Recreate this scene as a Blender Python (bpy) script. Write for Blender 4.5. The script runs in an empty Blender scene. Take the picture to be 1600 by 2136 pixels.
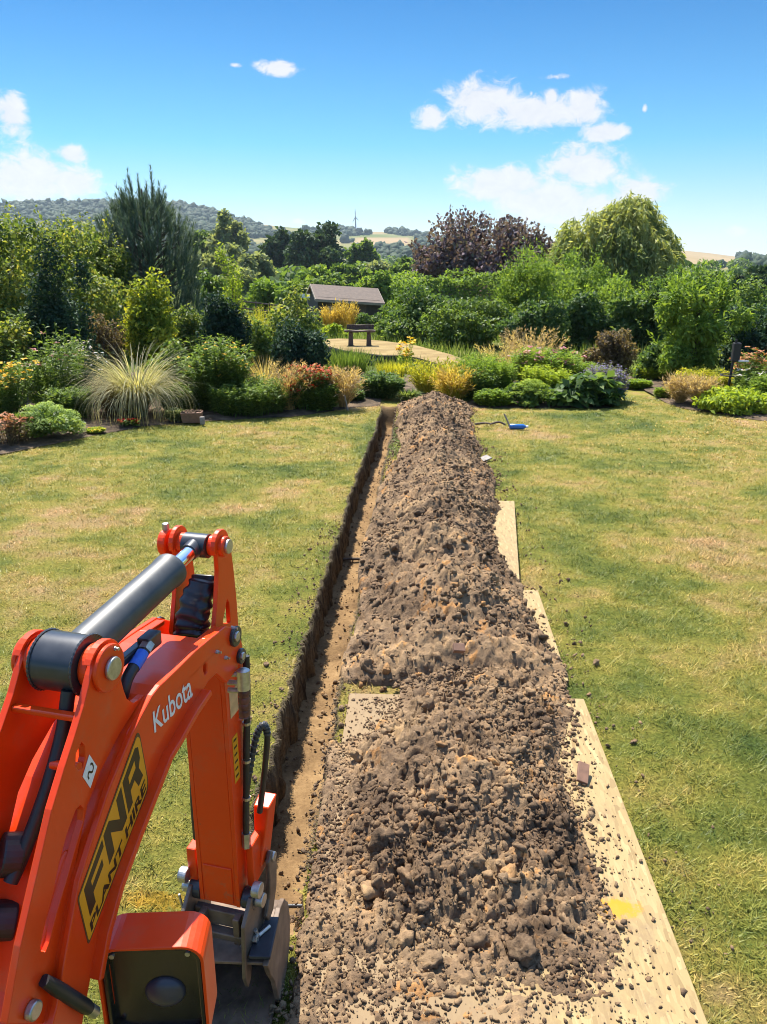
import bpy, bmesh, math, random
import numpy as np
from math import radians, sin, cos, tan, atan2, asin, sqrt, pi
from mathutils import Vector
from mathutils.geometry import tessellate_polygon

SC = bpy.context.scene
COL = SC.collection

# ------------------------------------------------------------------ camera, world, sun
CAM_Z, PITCH, YAW, FPX = 2.15, radians(17.6), radians(2.56), 1600.0
cam_data = bpy.data.cameras.new('camera')
cam = bpy.data.objects.new('camera', cam_data)
COL.objects.link(cam)
cam.location = (0, 0, CAM_Z)
cam.rotation_euler = (pi / 2 - PITCH, 0, YAW)
cam_data.sensor_fit = 'VERTICAL'
cam_data.sensor_height = 36.0
cam_data.lens = 36.0 * FPX / 2136.0
cam_data.clip_start = 0.05
cam_data.clip_end = 20000
SC.camera = cam

SUN_EL, SUN_LEFT = radians(60), radians(26)       # sun high, ahead and a little to the left
SUN_DIR = np.array([-sin(SUN_LEFT) * cos(SUN_EL), cos(SUN_LEFT) * cos(SUN_EL), sin(SUN_EL)])
sun_data = bpy.data.lights.new('sun', 'SUN')
sun_data.energy = 4.6
sun_data.angle = radians(0.53)
sun_data.color = (1.0, 0.94, 0.84)
sun = bpy.data.objects.new('sun', sun_data)
COL.objects.link(sun)
sun.location = (-20, 40, 60)
sun.rotation_euler = Vector(-SUN_DIR).to_track_quat('-Z', 'Y').to_euler()

SC.view_settings.view_transform = 'Standard'
SC.view_settings.look = 'None'
SC.view_settings.gamma = 1.0
SC.view_settings.exposure = 1.32
SC.view_settings.use_curve_mapping = False
SC.cycles.use_denoising = True
SC.cycles.denoiser = 'OPENIMAGEDENOISE'
SC.cycles.denoising_prefilter = 'ACCURATE'
SC.cycles.filter_width = 1.0
SC.cycles.max_bounces = 6
SC.cycles.diffuse_bounces = 3
SC.cycles.transmission_bounces = 3
SC.cycles.transparent_max_bounces = 4
SC.cycles.sample_clamp_indirect = 6.0

# ------------------------------------------------------------------ from photo pixels (1600 x 2136) to rays and points
CAM = np.array([0, 0, CAM_Z])
FWD = np.array([-sin(YAW) * cos(PITCH), cos(YAW) * cos(PITCH), -sin(PITCH)])
RGT = np.array([cos(YAW), sin(YAW), 0.0])
UPV = np.cross(RGT, FWD)


def ray(px, py):
    return FWD + RGT * (px - 800) / FPX - UPV * (py - 1068) / FPX


def G(px, py, z=0.0):
    d = ray(px, py)
    return CAM + d * ((z - CAM_Z) / d[2])


def PY(px, py, Y):
    d = ray(px, py)
    return CAM + d * (Y / d[1])


def azel(px, py):
    d = ray(px, py)
    d = d / np.linalg.norm(d)
    return atan2(d[0], d[1]), asin(d[2])


# ------------------------------------------------------------------ node helpers
class NT:
    def __init__(s, tree):
        s.t = tree
        s.n = tree.nodes
        s.l = tree.links

    def new(s, kind, **kw):
        nd = s.n.new(kind)
        for k, v in kw.items():
            setattr(nd, k, v)
        return nd

    def put(s, sock, v):
        if isinstance(v, bpy.types.NodeSocket):
            s.l.new(v, sock)
        elif v is not None:
            sock.default_value = v

    def m(s, op, a, b=None, c=None, clamp=False):
        nd = s.new('ShaderNodeMath', operation=op, use_clamp=clamp)
        s.put(nd.inputs[0], a)
        if b is not None:
            s.put(nd.inputs[1], b)
        if c is not None:
            s.put(nd.inputs[2], c)
        return nd.outputs[0]

    def noise(s, vec, scale, detail=4, rough=0.55, dist=0.0):
        nd = s.new('ShaderNodeTexNoise')
        s.put(nd.inputs['Vector'], vec)
        nd.inputs['Scale'].default_value = scale
        nd.inputs['Detail'].default_value = detail
        nd.inputs['Roughness'].default_value = rough
        nd.inputs['Distortion'].default_value = dist
        return nd.outputs[0]

    def voro(s, vec, scale, out='Color', feature='F1'):
        nd = s.new('ShaderNodeTexVoronoi', feature=feature)
        s.put(nd.inputs['Vector'], vec)
        nd.inputs['Scale'].default_value = scale
        return nd.outputs[out]

    def ramp(s, fac, stops, interp='LINEAR'):
        nd = s.new('ShaderNodeValToRGB')
        cr = nd.color_ramp
        cr.interpolation = interp
        while len(cr.elements) < len(stops):
            cr.elements.new(0.5)
        for e, (p, c) in zip(cr.elements, stops):
            e.position = p
            e.color = (*c, 1) if len(c) == 3 else c
        s.put(nd.inputs[0], fac)
        return nd.outputs[0]

    def mix(s, fac, a, b, mode='MIX'):
        nd = s.new('ShaderNodeMix', data_type='RGBA', blend_type=mode)
        s.put(nd.inputs[0], fac)
        s.put(nd.inputs[6], (*a, 1) if isinstance(a, tuple) else a)
        s.put(nd.inputs[7], (*b, 1) if isinstance(b, tuple) else b)
        return nd.outputs[2]

    def step(s, v, lo, hi):
        nd = s.new('ShaderNodeMapRange', interpolation_type='SMOOTHSTEP', clamp=True)
        s.put(nd.inputs[0], v)
        nd.inputs[1].default_value = lo
        nd.inputs[2].default_value = hi
        return nd.outputs[0]

    def scale(s, vec, xyz, rot=(0, 0, 0)):
        nd = s.new('ShaderNodeMapping')
        s.put(nd.inputs[0], vec)
        nd.inputs['Rotation'].default_value = rot
        nd.inputs['Scale'].default_value = xyz
        return nd.outputs[0]

    def bump(s, h, strength, dist):
        nd = s.new('ShaderNodeBump')
        nd.inputs['Strength'].default_value = strength
        nd.inputs['Distance'].default_value = dist
        s.put(nd.inputs['Height'], h)
        return nd.outputs[0]


# ------------------------------------------------------------------ world: Nishita sky with small summer clouds
world = bpy.data.worlds.new('World')
SC.world = world
world.use_nodes = True
wt = NT(world.node_tree)
wt.n.clear()
SKY_STRENGTH = 0.15
sky = wt.new('ShaderNodeTexSky', sky_type='NISHITA')
sky.sun_disc = False
sky.sun_elevation = SUN_EL
sky.sun_rotation = -SUN_LEFT
sky.air_density = 1.0
sky.dust_density = 0.3
sky.ozone_density = 3.0
tc = wt.new('ShaderNodeTexCoord')
sep = wt.new('ShaderNodeSeparateXYZ')
wt.l.new(tc.outputs['Generated'], sep.inputs[0])
w_el = wt.m('ARCSINE', sep.outputs[2])
w_az = wt.m('ARCTAN2', sep.outputs[0], sep.outputs[1])
tint = wt.ramp(wt.m('DIVIDE', w_el, radians(40), clamp=True),
               [(0.0, (0.41, 0.40, 0.42)), (0.08, (0.31, 0.36, 0.41)), (0.20, (0.135, 0.31, 0.39)), (0.42, (0.042, 0.195, 0.31)), (0.6, (0.3, 0.5, 0.7)), (1.0, (1.0, 1.0, 1.0))])
skycol = wt.mix(1.0, sky.outputs[0], tint, 'MULTIPLY')
clouds = [(580, 142, 46, 20), (490, 136, 20, 8, 0.45), (22, 235, 38, 46), (60, 372, 120, 62), (150, 382, 60, 36), (150, 322, 40, 24),
          (1010, 212, 92, 48), (1120, 234, 125, 40), (1215, 226, 46, 44), (1150, 202, 18, 25), (900, 246, 36, 28),
          (1258, 278, 52, 22), (1050, 385, 110, 42), (1215, 350, 92, 52), (1150, 420, 140, 48), (1330, 405, 62, 36),
          (1250, 440, 110, 48), (1530, 485, 36, 17, 0.25), (1160, 160, 42, 12, 0.45), (1345, 226, 8, 14, 0.4), (1108, 195, 7, 10, 0.35), (620, 462, 24, 11, 0.35), (675, 470, 20, 7, 0.45)]
dmin = None
for cx, cy, rx, ry, *thin in clouds:
    a, e = azel(cx, cy)
    ra = abs(azel(cx + rx, cy)[0] - azel(cx - rx, cy)[0]) / 2
    re = abs(azel(cx, cy + ry)[1] - azel(cx, cy - ry)[1]) / 2
    da = wt.m('MULTIPLY', wt.m('SUBTRACT', w_az, a), 1 / ra)
    de = wt.m('MULTIPLY', wt.m('SUBTRACT', w_el, e), 1 / re)
    d = wt.m('SQRT', wt.m('ADD', wt.m('MULTIPLY', da, da), wt.m('MULTIPLY', de, de)))
    if thin:
        d = wt.m('ADD', d, thin[0])
    dmin = d if dmin is None else wt.m('SMOOTH_MIN', dmin, d, 0.25)
cvec = wt.new('ShaderNodeCombineXYZ')
wt.l.new(w_az, cvec.inputs[0])
wt.l.new(wt.m('MULTIPLY', w_el, 1.5), cvec.inputs[1])
n1 = wt.noise(cvec.outputs[0], 42, 9, 0.66, 0.5)
n2 = wt.noise(cvec.outputs[0], 11, 4, 0.5)
dd = wt.m('ADD', dmin, wt.m('ADD', wt.m('MULTIPLY', wt.m('SUBTRACT', n1, 0.5), 2.0), wt.m('MULTIPLY', wt.m('SUBTRACT', n2, 0.5), 0.7)))
alpha = wt.m('SUBTRACT', 1.0, wt.step(dd, 0.5, 1.2))
CL = 0.1 * 0.92 / (SKY_STRENGTH * 2 ** SC.view_settings.exposure)
ccol = wt.ramp(n1, [(0.3, (CL * 10.4, CL * 10.4, CL * 10.5)), (0.62, (CL * 9.2, CL * 9.35, CL * 9.8))])
wcol = wt.mix(wt.m('MULTIPLY', alpha, 0.95), skycol, ccol)
bg = wt.new('ShaderNodeBackground')
wt.l.new(wcol, bg.inputs[0])
bg.inputs[1].default_value = SKY_STRENGTH
wo = wt.new('ShaderNodeOutputWorld')
wt.l.new(bg.outputs[0], wo.inputs[0])

# ------------------------------------------------------------------ numpy noise
def _h2(ix, iy, seed):
    h = (ix.astype(np.int64) * 374761393 + iy.astype(np.int64) * 668265263 + seed * 1442695041) & 0x7fffffff
    h = ((h ^ (h >> 13)) * 1274126177) & 0x7fffffff
    return ((h ^ (h >> 16)) & 0xffff) / 65535.0


def vnoise(x, y, seed=0):
    x = np.asarray(x, float)
    y = np.asarray(y, float)
    ix, iy = np.floor(x), np.floor(y)
    fx, fy = x - ix, y - iy
    fx = fx * fx * (3 - 2 * fx)
    fy = fy * fy * (3 - 2 * fy)
    a, b = _h2(ix, iy, seed), _h2(ix + 1, iy, seed)
    c, d = _h2(ix, iy + 1, seed), _h2(ix + 1, iy + 1, seed)
    return (a + (b - a) * fx) * (1 - fy) + (c + (d - c) * fx) * fy


def fbm(x, y, oct=4, seed=0, gain=0.5):
    s, a, t = 0.0, 1.0, 0.0
    for o in range(oct):
        s = s + a * (vnoise(np.asarray(x) * 2 ** o, np.asarray(y) * 2 ** o, seed + o * 17) - 0.5)
        t += a
        a *= gain
    return s / t * 2


def worley(x, y, seed=0):
    """rounded lumps packed side by side: height 0..1 of the lump at each point, and the lump's random number"""
    x, y = np.asarray(x, float), np.asarray(y, float)
    ix, iy = np.floor(x), np.floor(y)
    best = np.full(x.shape, 9.0)
    rnd = np.zeros(x.shape)
    for dx in (-1, 0, 1):
        for dy in (-1, 0, 1):
            cx, cy = ix + dx, iy + dy
            d = np.hypot(cx + _h2(cx, cy, seed) - x, cy + _h2(cx, cy, seed + 57) - y)
            r = _h2(cx, cy, seed + 113)
            d = d / (0.6 + 0.6 * r)
            rnd = np.where(d < best, r, rnd)
            best = np.minimum(best, d)
    return np.sqrt(np.clip(1 - (best / 0.95) ** 2, 0, 1)), rnd


def shards(x, y, seed=0, tilt=1.3):
    """broken ground: every cell is a facet with its own height and slope"""
    x, y = np.asarray(x, float), np.asarray(y, float)
    ix, iy = np.floor(x), np.floor(y)
    best = np.full(x.shape, 9.0)
    h = np.zeros(x.shape)
    for dx in (-1, 0, 1):
        for dy in (-1, 0, 1):
            cx, cy = ix + dx, iy + dy
            ex, ey = x - (cx + _h2(cx, cy, seed)), y - (cy + _h2(cx, cy, seed + 57))
            d = np.hypot(ex, ey) / (0.7 + 0.6 * _h2(cx, cy, seed + 113))
            v = _h2(cx, cy, seed + 171) + tilt * (ex * (_h2(cx, cy, seed + 191) - 0.5) + ey * (_h2(cx, cy, seed + 211) - 0.5)) - 0.55 * np.clip(d - 0.35, 0, 1)
            h = np.where(d < best, v, h)
            best = np.minimum(best, d)
    return h - 0.35


RNG = np.random.default_rng(7)

# ------------------------------------------------------------------ object helpers
def tag(o, label=None, cat=None, group=None, kind=None):
    if label:
        o['label'] = label
    if cat:
        o['category'] = cat
    if group:
        o['group'] = group
    if kind:
        o['kind'] = kind
    return o


def thing(name, label, cat, loc=(0, 0, 0), rotz=0.0, group=None):
    o = bpy.data.objects.new(name, None)
    o.empty_display_size = 0.1
    COL.objects.link(o)
    o.location = loc
    o.rotation_euler = (0, 0, rotz)
    return tag(o, label, cat, group)


def link(name, me, mat, parent=None, loc=None):
    if mat is not None:
        me.materials.append(mat)
    o = bpy.data.objects.new(name, me)
    COL.objects.link(o)
    if parent is not None:
        o.parent = parent
    if loc is not None:
        o.location = loc
    return o


def npmesh(name, V, Fs, mat, parent=None, tint=None, smooth=False, loc=None):
    """V (n,3); Fs one or several (m,k) index arrays."""
    if not isinstance(Fs, (list, tuple)):
        Fs = [Fs]
    Fs = [np.asarray(f, np.int32) for f in Fs if len(f)]
    me = bpy.data.meshes.new(name)
    me.vertices.add(len(V))
    me.vertices.foreach_set('co', np.asarray(V, np.float32).ravel())
    li = np.concatenate([f.ravel() for f in Fs])
    tot = np.concatenate([np.full(len(f), f.shape[1], np.int32) for f in Fs])
    me.loops.add(len(li))
    me.loops.foreach_set('vertex_index', li)
    me.polygons.add(len(tot))
    me.polygons.foreach_set('loop_start', np.concatenate([[0], np.cumsum(tot)[:-1]]).astype(np.int32))
    if smooth:
        me.polygons.foreach_set('use_smooth', np.ones(len(tot), bool))
    me.update(calc_edges=True)
    me.validate()
    if tint is not None:
        at = me.attributes.new('tint', 'FLOAT', 'POINT')
        at.data.foreach_set('value', np.asarray(tint, np.float32))
    return link(name, me, mat, parent, loc)


def grid_faces(nx, ny, keep=None):
    i, j = np.meshgrid(np.arange(nx - 1), np.arange(ny - 1), indexing='ij')
    a = i * ny + j
    f = np.stack([a, a + ny, a + ny + 1, a + 1], -1)
    if keep is not None:
        f = f[keep]
    return f.reshape(-1, 4)


class MB:
    """collects shapes, links them as ONE mesh object"""
    def __init__(s):
        s.v, s.f = [], []

    def add(s, V, F):
        o = len(s.v)
        s.v += [tuple(map(float, p)) for p in V]
        s.f += [tuple(int(i) + o for i in f) for f in F]
        return s

    def box(s, c, d, rot=None):
        c, d = np.array(c, float), np.array(d, float) / 2
        P = np.array([[x, y, z] for x in (-1, 1) for y in (-1, 1) for z in (-1, 1)]) * d
        if rot is not None:
            P = P @ np.array(rot.to_matrix()).T
        return s.add(P + c, [(0, 1, 3, 2), (4, 6, 7, 5), (0, 4, 5, 1), (2, 3, 7, 6), (0, 2, 6, 4), (1, 5, 7, 3)])

    def prism(s, outer, x0, x1, holes=()):
        """polygon in the (y,z) plane, extruded along x"""
        loops = [list(outer)] + [list(h) for h in holes]
        flat = [p for lp in loops for p in lp]
        tris = tessellate_polygon([[Vector((p[0], p[1], 0)) for p in lp] for lp in loops])
        n = len(flat)
        V = [(x0, p[0], p[1]) for p in flat] + [(x1, p[0], p[1]) for p in flat]
        F = []
        for t in tris:
            F.append(tuple(t))
            F.append(tuple(i + n for i in reversed(t)))
        o = 0
        for lp in loops:
            k = len(lp)
            for i in range(k):
                j = (i + 1) % k
                F.append((o + i, o + j, o + j + n, o + i + n))
            o += k
        return s.add(V, F)

    def tube(s, path, rad, n=14, cap=True):
        P = np.array(path, float)
        rad = np.broadcast_to(np.asarray(rad, float), (len(P),))
        T = np.gradient(P, axis=0)
        T /= np.linalg.norm(T, axis=1)[:, None] + 1e-9
        ref = np.array([0, 0, 1.0]) if abs(T[0][2]) < 0.9 else np.array([1.0, 0, 0])
        V = []
        u = np.cross(T[0], ref)
        u /= np.linalg.norm(u)
        for p, t, r in zip(P, T, rad):
            u = u - t * (u @ t)
            u /= np.linalg.norm(u) + 1e-9
            w = np.cross(t, u)
            for k in range(n):
                a = 2 * pi * k / n
                V.append(p + (u * cos(a) + w * sin(a)) * r)
        F = []
        for i in range(len(P) - 1):
            for k in range(n):
                a, b = i * n + k, i * n + (k + 1) % n
                F.append((a, b, b + n, a + n))
        if cap:
            F.append(tuple(range(n - 1, -1, -1)))
            F.append(tuple(range((len(P) - 1) * n, len(P) * n)))
        return s.add(V, F)

    def build(s, name, mat, parent=None, bevel=0.0, smooth=False, loc=None, seg=2):
        me = bpy.data.meshes.new(name)
        me.from_pydata(s.v, [], s.f)
        bm = bmesh.new()
        bm.from_mesh(me)
        bmesh.ops.recalc_face_normals(bm, faces=bm.faces)
        bm.to_mesh(me)
        bm.free()
        o = link(name, me, mat, parent, loc)
        if smooth:
            me.polygons.foreach_set('use_smooth', np.ones(len(me.polygons), bool))
            es = o.modifiers.new('split', 'EDGE_SPLIT')
            es.split_angle = radians(38)
        if bevel:
            b = o.modifiers.new('bevel', 'BEVEL')
            b.width = bevel
            b.segments = seg
            b.limit_method = 'ANGLE'
            b.angle_limit = radians(40)
        return o


def build_each(self, name, *a, **k):
    """every separate piece becomes an object of its own"""
    par = list(range(len(self.v)))

    def find(i):
        while par[i] != i:
            par[i] = par[par[i]]
            i = par[i]
        return i
    for f in self.f:
        for i in f[1:]:
            par[find(i)] = find(f[0])
    groups = {}
    for f in self.f:
        groups.setdefault(find(f[0]), []).append(f)
    out = []
    for fs in groups.values():
        idx = sorted({i for f in fs for i in f})
        m = {i: n for n, i in enumerate(idx)}
        out.append(MB().add([self.v[i] for i in idx], [[m[i] for i in f] for f in fs]).build(name, *a, **k))
    return out


MB.build_each = build_each


def arc(path_pts, n=24):
    """smooth curve through points (Catmull-Rom)"""
    P = np.array(path_pts, float)
    P = np.vstack([2 * P[0] - P[1], P, 2 * P[-1] - P[-2]])
    out = []
    for i in range(1, len(P) - 2):
        for t in np.linspace(0, 1, n, endpoint=False):
            a, b, c, d = P[i - 1], P[i], P[i + 1], P[i + 2]
            out.append(0.5 * (2 * b + (c - a) * t + (2 * a - 5 * b + 4 * c - d) * t * t + (-a + 3 * b - 3 * c + d) * t ** 3))
    out.append(P[-2])
    return np.array(out)


# ------------------------------------------------------------------ materials
MATS = {}


def mat_base(name):
    m = bpy.data.materials.new(name)
    m.use_nodes = True
    t = NT(m.node_tree)
    t.n.clear()
    out = t.new('ShaderNodeOutputMaterial')
    MATS[name] = m
    return m, t, out


def princ(t, out, col, rough=0.6, metal=0.0, normal=None, coat=0.0, spec=0.5):
    b = t.new('ShaderNodeBsdfPrincipled')
    t.put(b.inputs['Base Color'], (*col, 1) if isinstance(col, tuple) else col)
    t.put(b.inputs['Roughness'], rough)
    t.put(b.inputs['Metallic'], metal)
    b.inputs['Coat Weight'].default_value = coat
    b.inputs['Coat Roughness'].default_value = 0.12
    b.inputs['Specular IOR Level'].default_value = spec
    if normal is not None:
        t.l.new(normal, b.inputs['Normal'])
    t.l.new(b.outputs[0], out.inputs[0])
    return b


def simple(name, col, rough=0.6, metal=0.0, var=0.25, scale=30, coat=0.0, bump=0.0, spec=0.5):
    m, t, out = mat_base(name)
    g = t.new('ShaderNodeTexCoord').outputs['Object']
    n = t.noise(g, scale, 5, 0.6)
    lo = tuple(max(0, c * (1 - var)) for c in col)
    hi = tuple(min(1, c * (1 + var)) for c in col)
    c = t.ramp(n, [(0.3, lo), (0.7, hi)])
    r = t.m('ADD', t.m('MULTIPLY', n, 0.25), rough - 0.125)
    nm = t.bump(n, bump, 0.004) if bump else None
    princ(t, out, c, r, metal, nm, coat, spec)
    return m


def pos_node(t):
    return t.new('ShaderNodeNewGeometry').outputs['Position']


def tint_node(t):
    return t.new('ShaderNodeAttribute', attribute_name='tint').outputs['Fac']


def leafmat(name, cols, trans=0.35, rough=0.45, spec=0.35):
    """foliage: colour ramp over a random per-leaf value, part of the light passes through"""
    m, t, out = mat_base(name)
    k = len(cols)
    c = t.ramp(tint_node(t), [(i / (k - 1), cc) for i, cc in enumerate(cols)])
    b = t.new('ShaderNodeBsdfPrincipled')
    t.l.new(c, b.inputs['Base Color'])
    b.inputs['Roughness'].default_value = rough
    b.inputs['Specular IOR Level'].default_value = spec
    tr = t.new('ShaderNodeBsdfTranslucent')
    t.l.new(t.mix(1.0, c, (1.25, 1.15, 0.55), 'MULTIPLY'), tr.inputs[0])
    mx = t.new('ShaderNodeMixShader')
    mx.inputs[0].default_value = trans
    t.l.new(b.outputs[0], mx.inputs[1])
    t.l.new(tr.outputs[0], mx.inputs[2])
    t.l.new(mx.outputs[0], out.inputs[0])
    return m


def lawn_tone(t):
    """dry summer lawn: green, yellow and scorched patches laid out over the ground"""
    p = pos_node(t)
    n1 = t.noise(p, 0.55, 5, 0.6, 0.3)
    n2 = t.noise(p, 2.6, 5, 0.65)
    n3 = t.noise(t.scale(p, (0.5, 3.0, 1)), 1.6, 3, 0.6)
    v = t.m('ADD', t.m('ADD', t.m('MULTIPLY', n1, 0.60), t.m('MULTIPLY', n2, 0.34)), t.m('MULTIPLY', n3, 0.12))
    return t.ramp(v, [(0.405, (0.095, 0.135, 0.026)), (0.485, (0.20, 0.215, 0.038)), (0.54, (0.31, 0.275, 0.056)),
                      (0.58, (0.38, 0.295, 0.085)), (0.64, (0.46, 0.31, 0.14))]), p


def paint_mark(t, p, cx, cy, rx, ry, thr):
    s = t.new('ShaderNodeSeparateXYZ')
    t.l.new(p, s.inputs[0])
    dx = t.m('DIVIDE', t.m('SUBTRACT', s.outputs[0], cx), rx)
    dy = t.m('DIVIDE', t.m('SUBTRACT', s.outputs[1], cy), ry)
    d = t.m('SQRT', t.m('ADD', t.m('MULTIPLY', dx, dx), t.m('MULTIPLY', dy, dy)))
    d = t.m('ADD', d, t.m('MULTIPLY', t.m('SUBTRACT', t.noise(p, 26, 6, 0.75), 0.5), 2.6))
    return t.m('SUBTRACT', 1.0, t.step(d, thr - 0.35, thr + 0.35))


GMARK = G(325, 1882)


def make_lawn_mats():
    for name, blades in (('lawn_ground', False), ('lawn_blades', True)):
        m, t, out = mat_base(name)
        c, p = lawn_tone(t)
        k = paint_mark(t, p, GMARK[0], GMARK[1], 0.14, 0.05, 0.8)
        c = t.mix(t.m('MULTIPLY', k, 0.6), c, (0.5, 0.27, 0.02))
        if blades:
            v = t.ramp(tint_node(t), [(0.0, (0.38, 0.5, 0.4)), (0.35, (0.8, 0.9, 0.75)), (0.6, (1.15, 1.12, 1.0)), (0.85, (1.55, 1.38, 1.3)), (1.0, (2.0, 1.7, 1.9))])
            c = t.mix(1.0, c, v, 'MULTIPLY')
            b = t.new('ShaderNodeBsdfPrincipled')
            t.l.new(c, b.inputs['Base Color'])
            b.inputs['Roughness'].default_value = 0.5
            b.inputs['Specular IOR Level'].default_value = 0.3
            tr = t.new('ShaderNodeBsdfTranslucent')
            t.l.new(c, tr.inputs[0])
            mx = t.new('ShaderNodeMixShader')
            mx.inputs[0].default_value = 0.35
            t.l.new(b.outputs[0], mx.inputs[1])
            t.l.new(tr.outputs[0], mx.inputs[2])
            t.l.new(mx.outputs[0], out.inputs[0])
        else:
            n = t.noise(p, 55, 6, 0.8)
            f = t.ramp(n, [(0.32, (0.3, 0.3, 0.28)), (0.5, (0.75, 0.75, 0.7)), (0.68, (1.25, 1.2, 1.1))])
            c = t.mix(1.0, c, f, 'MULTIPLY')
            princ(t, out, c, 0.9, normal=t.bump(n, 1.0, 0.03), spec=0.1)


make_lawn_mats()


def make_field_mat():
    m, t, out = mat_base('field_ground')
    p = pos_node(t)
    n = t.noise(p, 0.035, 6, 0.65)
    c = t.ramp(n, [(0.35, (0.06, 0.095, 0.018)), (0.5, (0.12, 0.15, 0.03)), (0.62, (0.21, 0.19, 0.06)), (0.75, (0.13, 0.16, 0.035))])
    f = t.ramp(t.noise(p, 6, 6, 0.8), [(0.3, (0.5, 0.5, 0.5)), (0.7, (1.3, 1.3, 1.2))])
    princ(t, out, t.mix(1.0, c, f, 'MULTIPLY'), 0.95, normal=t.bump(t.noise(p, 5, 5, 0.7), 0.8, 0.3), spec=0.1)
    m, t, out = mat_base('hill_ground')
    p = pos_node(t)
    k = tint_node(t)
    n = t.noise(p, 0.006, 6, 0.6)
    grass = t.ramp(n, [(0.35, (0.10, 0.125, 0.035)), (0.52, (0.17, 0.16, 0.055)), (0.66, (0.24, 0.19, 0.085))])
    c = t.mix(k, grass, t.ramp(n, [(0.3, (0.25, 0.175, 0.085)), (0.7, (0.32, 0.23, 0.12))]))
    princ(t, out, c, 0.95, spec=0.05)


make_field_mat()


def soil_mat(name, dark, mid, light, ochre, scale=1.0, use_tint=True, bump=0.8):
    m, t, out = mat_base(name)
    p = pos_node(t)
    n = t.noise(p, 3.2 * scale, 5, 0.6)
    f = t.noise(p, 42 * scale, 7, 0.75)
    fac = t.m('ADD', t.m('MULTIPLY', n, 0.6), t.m('MULTIPLY', f, 0.4))
    c = t.ramp(fac, [(0.38, dark), (0.48, mid), (0.57, light), (0.68, ochre)])
    if use_tint:
        v = t.ramp(tint_node(t), [(0.0, (0.6, 0.6, 0.62)), (0.5, (1, 1, 1)), (0.86, (1.25, 1.2, 1.12)), (0.94, (1.6, 1.32, 0.95)), (1.0, (1.8, 1.4, 0.9))])
        c = t.mix(1.0, c, v, 'MULTIPLY')
    princ(t, out, c, 0.92, normal=t.bump(f, bump, 0.012), spec=0.15)
    return m


soil_mat('spoil_soil', (0.078, 0.050, 0.030), (0.165, 0.108, 0.063), (0.245, 0.163, 0.090), (0.345, 0.225, 0.11))
soil_mat('trench_floor', (0.105, 0.062, 0.028), (0.17, 0.103, 0.046), (0.235, 0.146, 0.066), (0.31, 0.205, 0.10), 1.2, False, 0.6)
soil_mat('bed_soil', (0.045, 0.032, 0.02), (0.085, 0.06, 0.037), (0.15, 0.105, 0.065), (0.22, 0.16, 0.10), 1.6, False)
soil_mat('terrace_dust', (0.17, 0.115, 0.045), (0.23, 0.16, 0.062), (0.27, 0.195, 0.08), (0.31, 0.23, 0.10), 0.6, False, 0.3)


def make_trench_wall():
    m, t, out = mat_base('trench_wall')
    p = pos_node(t)
    n = t.noise(t.scale(p, (1, 26, 2.2)), 1.0, 6, 0.7)
    f = t.noise(p, 30, 6, 0.7)
    sz = t.new('ShaderNodeSeparateXYZ')
    t.l.new(p, sz.inputs[0])
    top = t.step(t.m('ADD', sz.outputs[2], t.m('MULTIPLY', n, 0.09)), -0.05, 0.03)
    fac = t.m('ADD', t.m('MULTIPLY', n, 0.7), t.m('MULTIPLY', f, 0.3))
    c = t.ramp(fac, [(0.38, (0.035, 0.024, 0.014)), (0.48, (0.095, 0.064, 0.032)), (0.56, (0.17, 0.115, 0.055)), (0.68, (0.30, 0.21, 0.105))])
    c = t.mix(t.m('MULTIPLY', top, 0.75), c, (0.075, 0.052, 0.032))
    princ(t, out, c, 0.95, normal=t.bump(t.m('ADD', n, f), 1.0, 0.02), spec=0.1)


make_trench_wall()


def make_osb():
    m, t, out = mat_base('osb_board')
    p = pos_node(t)
    c = None
    for k, (ang, sc) in enumerate([(0.3, 60), (1.3, 72), (2.2, 54), (0.9, 84)]):
        v = t.voro(t.scale(p, (1, 0.22, 1), (0, 0, ang)), sc)
        s = t.new('ShaderNodeSeparateColor')
        t.l.new(v, s.inputs[0])
        ck = t.ramp(s.outputs[0], [(0.0, (0.21, 0.140, 0.056)), (0.15, (0.265, 0.184, 0.076)), (0.85, (0.31, 0.222, 0.094)), (1.0, (0.355, 0.262, 0.12))])
        c = ck if c is None else t.mix(t.step(s.outputs[1], 0.45, 0.55), c, ck)
        h = s.outputs[2] if k == 0 else t.m('ADD', h, s.outputs[2])
    sx = t.new('ShaderNodeSeparateXYZ')
    t.l.new(p, sx.inputs[0])
    side = t.m('MULTIPLY', t.m('SUBTRACT', 0.60, sx.outputs[0]), 0.42)
    dust = t.step(t.m('ADD', t.noise(p, 3.5, 7, 0.75), side), 0.42, 0.66)
    c = t.mix(t.m('MULTIPLY', dust, 0.78), c, (0.20, 0.130, 0.066))
    dots = t.step(t.voro(p, 38, 'Distance'), 0.13, 0.08)
    c = t.mix(t.m('MULTIPLY', dots, 0.8), c, (0.10, 0.065, 0.04))
    q = G(1288, 1908)
    k = paint_mark(t, p, q[0], q[1], 0.085, 0.055, 0.75)
    c = t.mix(k, c, (0.52, 0.20, 0.004))
    k2 = paint_mark(t, p, q[0] - 0.06, q[1] - 0.02, 0.13, 0.06, 0.5)
    c = t.mix(t.m('MULTIPLY', k2, 0.35), c, (0.46, 0.22, 0.03))
    princ(t, out, c, 0.7, normal=t.bump(h, 0.25, 0.003), spec=0.3)


make_osb()


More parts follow.
